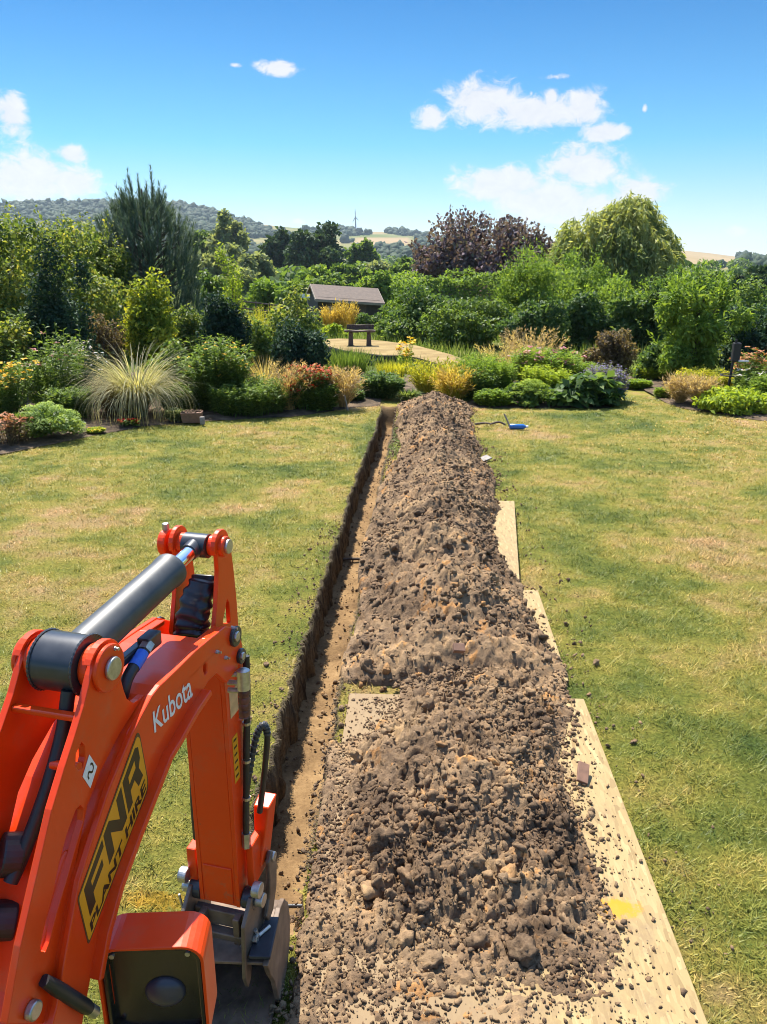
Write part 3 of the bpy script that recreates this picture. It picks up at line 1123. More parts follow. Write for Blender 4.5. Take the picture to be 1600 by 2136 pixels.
# ------------------------------------------------------------------ lawn grass
def build_lawn_grass():
    rng = np.random.default_rng(5)
    n = 620000
    y = 1.35 + 12.3 * rng.random(n) ** 1.05
    half = 0.56 * (y + 0.9) + 0.3
    x = rng.uniform(-1, 1, n) * half - 0.045 * y
    keep = y < bed_front(x) - 0.02
    keep &= ~((x > lip_l(y) - 0.004) & (x < lip_r(y) + 0.004) & (y > TY0))
    keep &= ~((x > -0.335) & (x < 0.875) & (y < 3.53))
    keep &= ~((x > -0.2 + 0.05 * fbm(y * 3, y * 0, 2, 3)) & (x < 0.74) & (y >= 3.53) & (y < 12.3))
    keep &= ~((y > 15.9))
    keep &= rng.random(n) < 0.30 + 1.3 * np.clip(fbm(x * 13, y * 13, 2, 17) * 0.9 + 0.35, 0, 1)
    # bare, trodden patches thin the grass
    bare = fbm(x * 0.9, y * 0.9, 4, 14)
    keep &= rng.random(n) > np.clip(bare * 1.4 - 0.25, 0, 0.75)
    strip = (x > -0.46) & (x < -0.3) & (y < 4)
    keep &= ~(strip & (rng.random(n) < 0.45))
    dust = (x > -1.0) & (x < -0.66) & (y > 2.6) & (y < 5.2)
    keep &= ~(dust & (rng.random(n) < 0.35 * sstep(-x, 0.75, 1.0) * 0 + dust * 0.35))
    x, y = x[keep], y[keep]
    n = len(x)
    az = rng.random(n) * 2 * pi
    up = rng.uniform(0.15, 1.0, n)
    L = rng.uniform(0.022, 0.048, n) * (1 + 0.35 * fbm(x * 2.5, y * 2.5, 3, 15) + 0.5 * fbm(x * 13, y * 13, 2, 17))
    W = np.maximum(0.0042, 0.00115 * y) * rng.uniform(0.7, 1.4, n)
    B = np.stack([x, y, lawn_z(x, y) - 0.003], -1)
    D = unit(np.stack([np.cos(az), np.sin(az), up * 1.2], -1))
    S = np.stack([-np.sin(az), np.cos(az), np.zeros(n)], -1)
    V = np.stack([B - S * W[:, None] / 2, B + S * W[:, None] / 2, B + D * L[:, None]], 1).reshape(-1, 3)
    t = np.repeat(np.clip(rng.normal(0.5, 0.2, n) + 0.30 * fbm(x * 9, y * 9, 2, 18), 0, 1), 3)
    o = npmesh('lawn_grass', V, np.arange(n * 3).reshape(n, 3), MATS['lawn_blades'], tint=t)
    tag(o, 'short mown grass blades of the dry lawn', 'grass', kind='stuff')
    # clover heads in the greener right-hand part of the lawn
    m = 900
    x = rng.uniform(2.2, 6.2, m)
    y = rng.normal(10.2, 0.9, m)
    k = (y < bed_front(x) - 0.1) & (y > 7.5) & (rng.random(m) < 0.35 + fbm(x, y, 2, 9))
    P = np.stack([x, y, np.full(m, 0.035)], -1)[k]
    V, F, t = clods(rng, P, rng.uniform(0.008, 0.015, len(P)), 1, 0.2)
    tag(npmesh('clover_flowers', V, F, LM('straw'), tint=t * 0.4 + 0.6), 'pale clover heads scattered over the lawn', 'clover', kind='stuff')


build_lawn_grass()


def build_lip_fringe():
    rng = np.random.default_rng(6)
    n = 6500
    y = TY0 + 0.3 + (TY1 - TY0 - 0.3) * rng.random(n) ** 1.3
    left = rng.random(n) < 0.6
    x = np.where(left, lip_l(y) - rng.random(n) * 0.012, lip_r(y) + rng.random(n) * 0.012)
    s = np.where(left, 1.0, -1.0)
    L = rng.uniform(0.02, 0.075, n) * np.where(rng.random(n) < 0.12, 1.6, 1)
    W = np.maximum(0.003, 0.0010 * y) * rng.uniform(0.7, 1.3, n)
    B = np.stack([x, y, np.full(n, 0.006)], -1)
    M = B + np.stack([s * rng.uniform(0.004, 0.022, n), rng.normal(0, 0.008, n), rng.uniform(-0.006, 0.012, n)], -1)
    T = M + np.stack([s * rng.uniform(-0.004, 0.016, n), rng.normal(0, 0.012, n), -L], -1)
    S = np.stack([np.zeros(n), W / 2, np.zeros(n)], -1)
    V = np.stack([B - S, B + S, M + S, M - S, T], 1).reshape(-1, 3)
    b = np.arange(n)[:, None] * 5
    F4 = b + np.array([[0, 1, 2, 3]])
    F3 = b + np.array([[3, 2, 4]])
    t = np.repeat(np.clip(rng.normal(0.35, 0.3, n), 0, 1), 5)
    tag(npmesh('turf_fringe', V, [F4, F3], LM('bronze'), tint=t), 'dry grass and roots hanging over the cut edges of the trench', 'grass', kind='stuff')


build_lip_fringe()

# ------------------------------------------------------------------ boards under the spoil
def board(x0, y0, x1, y1, z, ang, label):
    c = ((x0 + x1) / 2, (y0 + y1) / 2)
    b = MB().box((0, 0, 0), (x1 - x0, y1 - y0, 0.018))
    o = b.build('wooden_board', MATS['osb_board'], bevel=0.003)
    o.location = (c[0], c[1], z)
    o.rotation_euler = (0, 0, radians(ang))
    return tag(o, label, 'board', 'strand boards laid under the spoil')


board(-0.336, 1.10, 0.880, 3.535, 0.020, 0.0, 'large strand board nearest the digger, with an orange paint splash')
board(-0.28, 3.72, 0.842, 4.95, 0.021, -0.7, 'strand board under the long ridge, its right edge showing halfway along')
board(-0.19, 5.12, 0.835, 7.05, 0.045, -5.6, 'strand board farthest from the digger, its far corner clear of the spoil')

# ------------------------------------------------------------------ spoil heaps
def ridge_h(x, y):
    c = 0.245 + 0.05 * fbm(y * 0.8, y * 0, 2, 81) - 0.07 * sstep(y, 4.9, 5.6) * (1 - sstep(y, 7.0, 8.2))
    w = 0.57 + 0.05 * (1 - sstep(y, 3.9, 4.6)) + 0.10 * fbm(y * 1.6, np.sign(x - c) * 3 + 4, 3, 82) - 0.04 * sstep(y, 6, 9) * (1 - sstep(y, 11, 12.5))
    H = 0.285 - 0.05 * sstep(y, 5, 8) - 0.02 * sstep(y, 9, 12) + 0.080 * np.sin(y * 5.6 + 2.2 + 1.2 * np.sin(y * 1.3)) + 0.04 * fbm(y * 1.1, y * 0 + 8, 2, 83)
    e = sstep(y, 3.66, 3.98) ** 0.7 * (1 - sstep(y, 11.9, 12.8))
    u = np.abs(x - c) / w
    return H * e * np.clip(1 - u ** 1.35, 0, 1) ** 0.95


def near_h(x, y):
    cy = (y - 2.5)
    c = 0.19 - 0.02 * cy + 0.20 * sstep(y, 2.95, 3.45)
    w = 0.50 + 0.05 * fbm(y * 1.5, y * 0 + 4, 3, 84) - 0.02 * sstep(y, 2.9, 3.6)
    e = sstep(y, 1.70, 2.75) * (1 - 0.72 * sstep(y, 2.85, 3.6))
    u = np.abs(x - c) / w
    m = 0.19 * e * np.clip(1 - u ** 1.6, 0, 1)
    xr = np.interp(y, [1.2, 1.7, 1.95, 2.3, 2.65, 3.0, 3.4, 3.8], [0.30, 0.38, 0.45, 0.55, 0.68, 0.72, 0.62, 0.5]) + 0.05 * fbm(y * 4, x * 2, 3, 92)
    xl = np.where(y < 3.1, -0.40, 0.02) + 0.04 * fbm(y * 6, x * 3, 3, 93)
    a = sstep(x, xl, xl + 0.05) * (1 - sstep(x, xr - 0.10, xr)) * (1 - sstep(y, 3.3, 3.6)) * (0.35 + 0.65 * sstep(y, 1.6, 2.2)) * (0.72 + 0.9 * fbm(x * 7, y * 7, 4, 94))
    return np.maximum(m, 0.016 * np.clip(a, 0, 1))



PM = G(1288, 1908)


def heap(name, label, hf, x0, x1, y0, y1, st, nclod, rngs, big):
    xs, ys = np.arange(x0, x1, st), np.arange(y0, y1, st)
    X, Y = np.meshgrid(xs, ys, indexing='ij')
    base = hf(X, Y)
    rng0 = np.random.default_rng(rngs + 50)
    on = np.clip(base / 0.05, 0, 1)
    wx, wy = X + 0.02 * fbm(X * 16, Y * 16, 2, 61), Y + 0.02 * fbm(X * 16, Y * 16, 2, 62)
    w0, r0 = worley(wx * 7.5, wy * 7.5, 10)
    w1, r1 = worley(wx * 15, wy * 15, 11)
    w2, r2 = worley(wx * 31, wy * 31, 12)
    w3, r3 = worley(wx * 62, wy * 62, 13)
    soft = np.clip(0.5 + 1.1 * fbm(X * 2.4, Y * 2.4, 3, 63), 0.45, 1)      # crumbly here, raked smooth there
    s0 = shards(wx * 9, wy * 9, 20)
    s1 = shards(wx * 19, wy * 19, 21)
    s2 = shards(wx * 40, wy * 40, 22)
    Z = base + on * (0.045 * fbm(X * 4.5, Y * 4.5, 4, 85) + 0.045 * (w0 - 0.6) * (r0 > 0.4) * soft + 0.048 * s0 * soft + 0.032 * s1 * (0.5 + 0.5 * soft)
                     + 0.022 * s2 + 0.012 * (w3 - 0.6) * (0.4 + r3) + rng0.normal(0, 0.0018, X.shape))
    Z = Z + 0.010 * (s2 + s1) * (base < 0.05)
    Z = np.where(base > 0.002, Z + 0.021, -0.03)
    keep = (Z[:-1, :-1] > -0.01) | (Z[1:, 1:] > -0.01) | (Z[1:, :-1] > -0.01) | (Z[:-1, 1:] > -0.01)
    rng = np.random.default_rng(rngs)
    t = np.clip(0.42 + 0.25 * fbm(X * 5, Y * 5, 3, 88) + 0.26 * (r1 - 0.5) + 0.22 * (r2 - 0.5) + 0.30 * np.clip(s1, -0.5, 1) + 0.25 * (r0 > 0.9) + 0.2 * (r1 > 0.93), 0, 1)  # raised facets tinted sunlit ochre, hollows shaded darker, on top of random tone
    o = npmesh(name, np.stack([X, Y, Z], -1).reshape(-1, 3), grid_faces(len(xs), len(ys), keep), MATS['spoil_soil'], tint=t.ravel())
    tag(o, label, 'soil heap')

    def zat(x, y):
        i = np.clip(((x - x0) / st).astype(int), 0, len(xs) - 1)
        j = np.clip(((y - y0) / st).astype(int), 0, len(ys) - 1)
        return Z[i, j]
    parts = []
    # crumbs that rolled off the heap's foot
    m = 26000
    x, y = rng.uniform(x0, x1, m), rng.uniform(y0, y1, m)
    e = 0.05 + 0.05 * rng.random(m)
    k = (hf(x, y) < 0.02) & ((hf(x - e, y) > 0.012) | (hf(x + e, y) > 0.012) | (hf(x, y + e) > 0.012)) & (x > -0.36) & (rng.random(m) < 0.4) & (np.hypot(x - PM[0], (y - PM[1]) * 1.4) > 0.075)
    P = np.stack([x, y, np.full(m, 0.032)], -1)[k]
    parts.append(clods(rng, P, 0.003 + 0.013 * rng.random(len(P)) ** 3, 1, 0.36, 0.65))
    for cnt, lo, hi, sub, rough in nclod:
        x = rng.uniform(x0, x1, cnt * 3)
        y = rng.uniform(y0, y1, cnt * 3)
        b = hf(x, y) + 0.02 * fbm(x * 3, y * 3, 2, 99)
        k = (b > (0.03 if sub >= 2 else 0.006)) & (rng.random(cnt * 3) < 0.62 + 0.9 * fbm(x * 2.1, y * 2.1, 3, 89))
        x, y = x[k][:cnt], y[k][:cnt]
        R = lo + (hi - lo) * rng.random(len(x)) ** 2.5
        P = np.stack([x, y, zat(x, y) + R * (0.25 if sub < 2 else 0.1)], -1)
        parts.append(clods(rng, P, R, sub, rough))
    for (px, py, R, dz) in big:
        q = G(px, py, 0.0)
        for _ in range(4):
            z = zat(np.array([q[0]]), np.array([q[1]]))[0]
            q = G(px, py, max(z, 0))
        cv = clods(rng, np.array([[q[0], q[1], q[2] + dz]]), [R * 0.85], 3, 0.04, 0.8)
        parts.append((cv[0], cv[1], cv[2] * 0 + rng.choice([0.4, 0.5, 0.6, 0.7, 0.82, 0.92])))
    V, F, t = join(*parts)
    o = npmesh('soil_clods', V, F, MATS['spoil_soil'], tint=t)
    tag(o, 'loose clods and crumbs covering the ' + ('near spoil heap' if 'near' in label else 'long spoil ridge'), 'clods', kind='stuff')


heap('soil_heap', 'long ridge of dug brown soil running beside the trench to the planting', ridge_h, -0.42, 0.95, 3.45, 13.2, 0.0125,
     [(9000, 0.004, 0.012, 1, 0.32), (5200, 0.008, 0.032, 2, 0.10), (130, 0.03, 0.055, 3, 0.05)], 21,
     [(770, 1395, 0.06, 0.01), (845, 1420, 0.075, 0.0), (900, 1425, 0.06, 0), (950, 1425, 0.06, 0), (1010, 1415, 0.055, 0), (1060, 1400, 0.06, 0), (1120, 1400, 0.085, 0.02),
      (1150, 1425, 0.06, 0.0), (880, 1375, 0.05, 0), (980, 1370, 0.05, 0), (1150, 1375, 0.055, 0), (800, 1440, 0.04, 0)])
heap('soil_heap', 'low near heap of cloddy brown soil spread over the closest board', near_h, -0.42, 0.82, 1.25, 3.85, 0.0085,
     [(9000, 0.003, 0.010, 1, 0.32), (4800, 0.006, 0.026, 2, 0.10), (120, 0.022, 0.042, 3, 0.05)], 22,
     [(770, 1862, 0.055, 0), (800, 1895, 0.055, 0), (850, 1730, 0.055, 0), (880, 1890, 0.035, 0), (1000, 1960, 0.045, 0), (1095, 1985, 0.075, 0), (990, 1800, 0.05, 0.01),
      (1060, 1840, 0.055, 0.01), (960, 1735, 0.042, 0), (1180, 1925, 0.035, 0), (900, 2010, 0.05, 0), (770, 1965, 0.03, 0), (1090, 1760, 0.03, 0), (1130, 1870, 0.04, 0), (840, 1960, 0.04, 0)])


def scatter_crumbs():
    rng = np.random.default_rng(33)
    parts = []
    # thin soil over the near board, the strip beside the trench, the trench floor and its left lip
    n = 26000
    x = rng.uniform(-0.42, 0.86, n)
    y = rng.uniform(1.45, 3.5, n)
    w = np.exp(-np.clip(np.abs(x - 0.18) - 0.30, 0, 2) * 7.5) * (0.35 + 0.65 * sstep(y, 1.5, 2.3)) + 0.03
    w = np.where(x < 0.42 + 0.1 * fbm(x * 5, y * 5, 2, 4), np.maximum(w, 0.75 * (y < 3.1)), w)
    w = w * (np.hypot(x - PM[0], (y - PM[1]) * 1.4) > 0.07)
    w = w * (0.45 + 0.55 * np.clip(0.5 + 1.5 * fbm(x * 6, y * 6, 3, 5), 0, 1.5))
    k = rng.random(n) < w
    P = np.stack([x, y, np.full(n, 0.031)], -1)[k]
    parts.append(clods(rng, P, 0.002 + 0.009 * rng.random(len(P)) ** 3.5, 1, 0.40, 0.6))
    n = 1800
    x = rng.normal(-0.345, 0.05, n)
    y = rng.uniform(1.5, 11, n) ** 1.0
    P = np.stack([x, y, np.full(n, 0.012)], -1)[(x > lip_r(y) + 0.01)]
    parts.append(clods(rng, P, 0.004 + 0.012 * rng.random(len(P)) ** 3, 1, 0.40, 0.6))
    n = 1300
    y = 2.1 + 10 * rng.random(n) ** 1.4
    x = rng.uniform(-0.68, -0.40, n)
    P = np.stack([x, y, -trench_depth(y) + 0.014], -1)
    parts.append(clods(rng, P, 0.003 + 0.013 * rng.random(n) ** 4, 1, 0.40, 0.6))
    n = 700
    y = rng.uniform(2.5, 6.5, n)
    x = lip_l(y) - 0.01 - np.abs(rng.normal(0, 0.10, n))
    P = np.stack([x, y, np.full(n, 0.012)], -1)
    parts.append(clods(rng, P, 0.002 + 0.009 * rng.random(n) ** 4, 1, 0.30))
    n = 420
    y = rng.uniform(2.0, 9.5, n)
    x = 0.86 + np.abs(rng.normal(0, 0.12, n))
    P = np.stack([x, y, np.full(n, 0.014)], -1)
    parts.append(clods(rng, P, 0.003 + 0.012 * rng.random(n) ** 4, 1, 0.40, 0.6))
    V, F, t = join(*parts)
    tag(npmesh('soil_crumbs', V, F, MATS['spoil_soil'], tint=t), 'small soil crumbs spilled on the board, the grass strip and the trench', 'crumbs', kind='stuff')
    for i, (px, py, R, lab) in enumerate([(1243, 1388, 0.030, 'lone clod on the grass right of the long ridge'), (1165, 1447, 0.035, 'clod on the grass beside the end of the long ridge'),
                                          (1322, 1552, 0.02, 'small clod on the grass right of the near heap'), (556, 1388, 0.02, 'crumbled clod on the grass left of the trench'),
                                          (1032, 1062, 0.03, 'clod at the far corner of the farthest board'), (1180, 1305, 0.022, 'small clod on the grass beside the middle board')]):
        q = G(px, py)
        V, F, t = clods(np.random.default_rng(100 + i), np.zeros((1, 3)), [R], 3, 0.06, 0.7)
        o = npmesh('soil_clod', V, F, MATS['spoil_soil'], tint=t, loc=(q[0], q[1], R * 0.5))
        tag(o, lab, 'clod', 'clods lying on the lawn')


scatter_crumbs()


def small_slab(name, px, py, z, d, rot, mat, label, cat):
    q = G(px, py, z)
    o = MB().box((0, 0, 0), d).build(name, MATS[mat], bevel=0.003)
    o.location = tuple(q)
    o.rotation_euler = tuple(radians(a) for a in rot)
    return tag(o, label, cat)


small_slab('brick_fragment', 957, 1352, 0.30, (0.06, 0.045, 0.03), (35, 8, 10), 'terracotta', 'broken brick lying in the face of the long soil ridge', 'brick')
small_slab('tile_fragment', 1216, 1612, 0.06, (0.05, 0.10, 0.014), (20, 18, -8), 'terracotta', 'flat brown tile piece on the right flank of the near heap', 'tile')
small_slab('slate_piece', 1010, 957, 0.03, (0.16, 0.10, 0.015), (10, -12, 35), 'slate', 'grey slate sticking out of the long ridge on the lawn side', 'slate')
small_slab('plastic_sheet', 1140, 1458, 0.022, (0.10, 0.13, 0.006), (0, -8, 20), 'slate', 'grey plastic scrap under the end of the long ridge', 'scrap')
q = G(575, 1803, -0.28)
o = MB().tube(arc([(-0.20, 0, 0.03), (-0.05, 0.012, 0.0), (0.08, 0.008, 0.012), (0.16, 0.0, 0.02)], 6), 0.008).build('service_pipe', MATS['rubber'], smooth=True)
o.location = (-0.53, 2.33, -0.20)
tag(o, 'thin dark cable crossing the near end of the trench', 'cable')
o = MB().tube(arc([(-0.17, 0, 0.0), (0.0, 0.012, 0.006), (0.15, 0.0, 0.0)], 6), 0.012).build('root', MATS['bark'], smooth=True)
o.location = (-0.53, 6.28, -0.29)
tag(o, 'dark root crossing the floor of the trench halfway along', 'root')

# ------------------------------------------------------------------ mini excavator (boom, dipper, bucket)
EXA = radians(12.0)                       # boom slewed a little to the right
EX0 = np.array([-0.535, 1.75, 0.0])
EXR = np.array([cos(EXA), -sin(EXA), 0.0])
EXF = np.array([sin(EXA), cos(EXA), 0.0])


def PL(px, py, r):
    """outline point on the machine's own vertical plane at side offset r -> (forward, up)"""
    d = ray(px, py)
    t = ((EX0 - CAM) @ EXR + r) / (d @ EXR)
    p = CAM + d * t
    return ((p - EX0) @ EXF, p[2])


def pl(pts, r):
    return [PL(x, y, r) for x, y in pts]


def cyl_x(b, c, rad, x0, x1, n=28):
    return b.tube([(x0, c[0], c[1]), (x1, c[0], c[1])], rad, n)


def circle_pts(c, rad, a0, a1, n=12):
    return [(c[0] + rad * cos(a), c[1] + rad * sin(a)) for a in np.linspace(a0, a1, n)]


ex = thing('mini_excavator', 'orange mini excavator boom and dipper reaching down over the near end of the trench', 'excavator', tuple(EX0), -EXA)
OP = MATS['orange_paint']

# boom: box section
upper = pl([(472, 1306), (440, 1331), (409, 1357), (370, 1396), (335, 1429), (318, 1451), (297, 1490), (276, 1532), (256, 1580), (227, 1650), (191, 1760), (166, 1840), (140, 1980), (120, 2100)], 0.10)
lower = pl([(497, 1312), (502, 1345), (497, 1392), (474, 1425), (452, 1405), (436, 1420), (424, 1440), (395, 1482), (362, 1540), (339, 1577), (310, 1650), (276, 1735), (235, 1845), (208, 1942), (190, 2040)], 0.10)
piv = (-1.02, 0.52)
prof = upper + [(-1.12, 0.56), (-1.08, 0.44), (-0.96, 0.44)] + lower[::-1]
slot_front = pl([(428, 1382), (432, 1385), (432, 1402), (428, 1408), (425, 1400), (425, 1387)], 0.10)
b = MB()
b.prism(prof, 0.086, 0.100, [slot_front])
b.prism(prof, -0.100, -0.086)
# top and bottom skins between the side plates (open slot near the tip for the dipper)
def skin(b, pts, x0, x1, th, off=0.0):
    P = np.array(pts)
    T = np.gradient(P, axis=0)
    T /= np.linalg.norm(T, axis=1)[:, None]
    N = np.stack([-T[:, 1], T[:, 0]], -1)
    P = P + N * off
    N = N * th
    V, F = [], []
    for p, n in zip(P, N):
        V += [(x0, *p), (x1, *p), (x1, *(p + n)), (x0, *(p + n))]
    for i in range(len(P) - 1):
        o = i * 4
        F += [(o + k, o + (k + 1) % 4, o + 4 + (k + 1) % 4, o + 4 + k) for k in range(4)]
    F += [(0, 1, 2, 3), tuple(len(V) - 4 + k for k in (3, 2, 1, 0))]
    return b.add(V, F)


tip = np.array(upper[0])
skin(b, upper[1:] + [(-1.10, 0.56)], -0.092, 0.092, 0.012, 0.003)
skin(b, lower[7:] + [(-0.98, 0.46)], -0.092, 0.092, -0.012, -0.003)
for x0, x1 in ((0.064, 0.092), (-0.092, -0.064)):
    skin(b, upper[:2], x0, x1, 0.012, 0.0035)
boom = b.build('boom', OP, ex, bevel=0.003)
# lower flange running along the boom's belly
fl = lower[6:]
for x0, x1 in ((0.091, 0.122), (-0.122, -0.091)):
    b = MB()
    skin(b, fl, x0, x1, 0.014, -0.005)
    b.build('belly_flange', OP, boom, bevel=0.003)

# cylinder bracket plates standing on the boom
boss = PL(222, 1392, 0.080)
tp = pl([(206, 1354), (190, 1410), (176, 1469), (156, 1535), (135, 1600), (108, 1690), (76, 1830), (43, 1975), (15, 2136)], 0.080)
bt = pl([(253, 1418), (258, 1438), (265, 1458), (278, 1466), (290, 1459), (304, 1447), (276, 1490), (249, 1532), (210, 1610), (183, 1680), (154, 1820), (130, 1960), (100, 2136)], 0.080)
crown = circle_pts(boss, 0.052, radians(150), radians(10), 12)
outer = tp[::-1] + crown + bt
hole1 = pl([(170, 1548), (177, 1556), (178, 1580), (173, 1602), (164, 1607), (158, 1598), (159, 1572)], 0.080)
hole2 = pl([(168, 1679), (175, 1688), (174, 1712), (164, 1745), (152, 1790), (138, 1840), (118, 1905), (103, 1965), (95, 1986), (86, 1984), (85, 1972), (96, 1920), (112, 1860), (124, 1800), (140, 1740), (158, 1690)], 0.080)
for x0, x1, hs in ((0.066, 0.080, (hole1, hole2)), (-0.080, -0.066, ())):
    b = MB()
    b.prism(outer, x0, x1, hs)
    b.build('bracket_plate', OP, boom, bevel=0.0025)
for s in (-1, 1):
    b = MB()
    cyl_x(b, boss, 0.045, *sorted((0.0795 * s, 0.090 * s)), 36)
    b.build('pin_flange', OP, boom, bevel=0.004)
    b = MB()
    cyl_x(b, boss, 0.043, *sorted((0.047 * s, 0.067 * s)), 36)
    b.build('pin_boss', OP, boom, bevel=0.006)
    b = MB()
    cyl_x(b, boss, 0.022, *sorted((0.090 * s, 0.099 * s)), 28)
    b.build('pivot_pin', MATS['zinc_steel'], boom, bevel=0.003)
# cross bar, blind tube inside the long slot, slot rod
cb = PL(95, 1486, 0.0)
b = MB()
b.box((0, cb[0], cb[1]), (0.132, 0.016, 0.012))
b.build('cross_bar', OP, boom, bevel=0.003)
b = MB()
h2 = pl([(158, 1790), (150, 1800), (110, 1930), (92, 1985)], 0.075)
b.tube([(0.060, *p) for p in arc([(q[0], q[1]) for q in h2], 6)], 0.011, 14)
h1 = PL(163, 1604, 0.078)
b.build('slot_tube', OP, boom, smooth=True)
b = MB()
b.tube([(0.02, h1[0] + 0.006, h1[1] - 0.006), (0.078, h1[0] + 0.003, h1[1] + 0.002)], 0.0085, 14)
b.build('hose_guard', OP, boom, smooth=True)
# floor plate between the brackets (boom back) and the hose running into its grommet
ft = pl([(150, 1500), (120, 1600), (60, 1840), (20, 2000)], 0.0)
b = MB()
hp = arc([(0.030, *PL(143, 1440, 0.03)), (0.025, *PL(130, 1530, 0.025)), (0.015, *PL(100, 1640, 0.015)), (0.0, *PL(64, 1740, 0.0)), (-0.01, *PL(38, 1805, -0.01)), (-0.015, *PL(22, 1840, -0.015))], 8)
b.tube(hp, 0.013, 16)
b.build('boom_hose', MATS['rubber'], ex, smooth=True)
b = MB()
g0 = PL(24, 1778, -0.03)
b.tube([(-0.045, g0[0] - 0.01, g0[1]), (-0.02, g0[0] + 0.012, g0[1] - 0.012)], 0.038, 24)
g1 = PL(12, 1915, -0.03)
b.tube([(-0.05, g1[0] - 0.01, g1[1]), (-0.02, g1[0] + 0.012, g1[1] - 0.012)], 0.034, 24)
b.build_each('grommet', MATS['rubber'], boom, bevel=0.004)

# boom-mounted arm cylinder
base = boss
top = PL(412, 1137, 0.0)
A, B = np.array([0, *base]), np.array([0, *top])
D = (B - A) / np.linalg.norm(B - A)
Ln = np.linalg.norm(B - A)
cy = thing('arm_cylinder', None, None)
cy.parent = ex
b = MB()
b.tube([A + D * 0.035, A + D * 0.05, A + D * (Ln * 0.70), A + D * (Ln * 0.70 + 0.004), A + D * (Ln * 0.74)], [0.036, 0.039, 0.039, 0.041, 0.041], 36)
b.build('barrel', MATS['cylinder_barrel'], cy, smooth=True)
b = MB()
cyl_x(b, base, 0.055, -0.046, 0.046, 64)
b.build('base_eye', MATS['black_steel'], cy, smooth=True)
for x in (-0.044, 0.044):
    b = MB()
    aa = np.linspace(0, 2 * pi, 161)
    b.tube([(x, base[0] + 0.0555 * cos(a), base[1] + 0.0555 * sin(a)) for a in aa], 0.0024 + 0.0010 * np.abs(np.sin(aa * 20)), 6)
    b.build('weld_bead', MATS['black_steel'], cy, smooth=True)
b = MB()
b.tube([A + D * (Ln * 0.72), B - D * 0.03], 0.018, 24)
b.build('rod', MATS['chrome_rod'], cy, smooth=True)
b = MB()
cyl_x(b, top, 0.030, -0.031, 0.031, 32)
b.tube([B - D * 0.045, B - D * 0.01], [0.021, 0.025], 24)
b.build('rod_eye', MATS['black_steel'], cy, smooth=True)
# feed block and hose under the barrel
b = MB()
pb = [(0.034, *PL(318, 1338, 0.03)), (0.03, *PL(278, 1345, 0.03))]
q = np.array([0.030, *PL(312, 1337, 0.03)])
b.box(q, (0.030, 0.05, 0.032))
b.box(q + np.array([-0.012, -0.08, -0.004]), (0.02, 0.13, 0.018))
b.build('port_block', MATS['black_steel'], cy, bevel=0.003)
hp = arc([(0.036, *PL(309, 1343, 0.036)), (0.040, *PL(290, 1375, 0.04)), (0.043, *PL(268, 1410, 0.043)), (0.043, *PL(258, 1440, 0.043)), (0.03, *PL(252, 1475, 0.03))], 8)
b = MB()
b.tube(hp, 0.0125, 16)
b.build('feed_hose', MATS['rubber'], cy, smooth=True)
b = MB()
b.tube(hp[5:13], 0.0135, 16)
b.build('hose_band', MATS['blue_band'], cy, smooth=True)
b = MB()
b.tube(hp[0:5], 0.0150, 6)
b.build('hose_fitting', MATS['zinc_steel'], cy)

# dipper arm
dp = thing('dipper_arm', None, None)
dp.parent = ex
tb = PL(470, 1140, 0.055)
front = pl([(483, 1150), (488, 1190), (494, 1250), (498, 1310)], 0.062)
back = pl([(453, 1150), (456, 1190), (453, 1260), (447, 1330)], 0.062)
tcr = circle_pts((np.array(top) + np.array([0.008, 0.002])), 0.040, radians(200), radians(-20), 14)
poly_d = tcr + front + [(0.085, 1.19), (0.080, 1.10), (0.055, 0.95), (0.045, 0.75), (0.045, 0.50), (0.04, 0.43), (-0.032, 0.43), (-0.030, 0.75), (-0.030, 1.10), (-0.035, 1.20)] + back[::-1]
slot_d = pl([(474, 1250), (478, 1256), (481, 1296), (480, 1300), (466, 1300), (466, 1294)], 0.062)
for x0, x1 in ((0.050, 0.062), (-0.062, -0.050)):
    b = MB()
    b.prism(poly_d, x0, x1, [slot_d])
    b.build('side_plate', OP, dp, bevel=0.0025)
b = MB()
b.box((0, -0.0255, 0.815), (0.100, 0.009, 0.77))
b.box((0, 0.041, 0.60), (0.100, 0.008, 0.33))
b.box((0, -0.0300, 0.50), (0.086, 0.008, 0.12))
b.build('box_section', OP, dp, bevel=0.002)
b = MB()
for s in (-1, 1):
    cyl_x(b, np.array(top) + np.array([0.008, 0.0]), 0.026, *(sorted((0.031 * s, 0.075 * s))), 28)
b.build_each('head_boss', OP, dp, bevel=0.003)
b = MB()
lt = np.array(top)
cyl_x(b, lt, 0.034, -0.093, -0.072, 28)
b.build('pin_cap', OP, dp, bevel=0.004)
b = MB()
b.tube([(-0.083, lt[0] + 0.0, lt[1] + 0.02), (-0.083, lt[0] + 0.0, lt[1] + 0.05)], 0.009, 6)
cyl_x(b, lt + np.array([0.01, 0]), 0.018, 0.074, 0.082, 20)
b.build_each('locking_bolt', MATS['zinc_steel'], dp, bevel=0.002)
# elbow pins on the boom's side
b = MB()
for (px, py, ro) in ((491, 1327, 0.026), (503, 1368, 0.020)):
    c = PL(px, py, 0.104)
    cyl_x(b, c, ro, 0.099, 0.110, 28)
    cyl_x(b, c, ro, -0.110, -0.099, 28)
b.build_each('elbow_pin', MATS['black_steel'], ex, bevel=0.003)
b = MB()
for (px, py, ro) in ((491, 1327, 0.014), (503, 1368, 0.011)):
    c = PL(px, py, 0.108)
    cyl_x(b, c, ro, 0.109, 0.116, 6)
b.build_each('pin_bolt', MATS['zinc_steel'], ex, bevel=0.002)
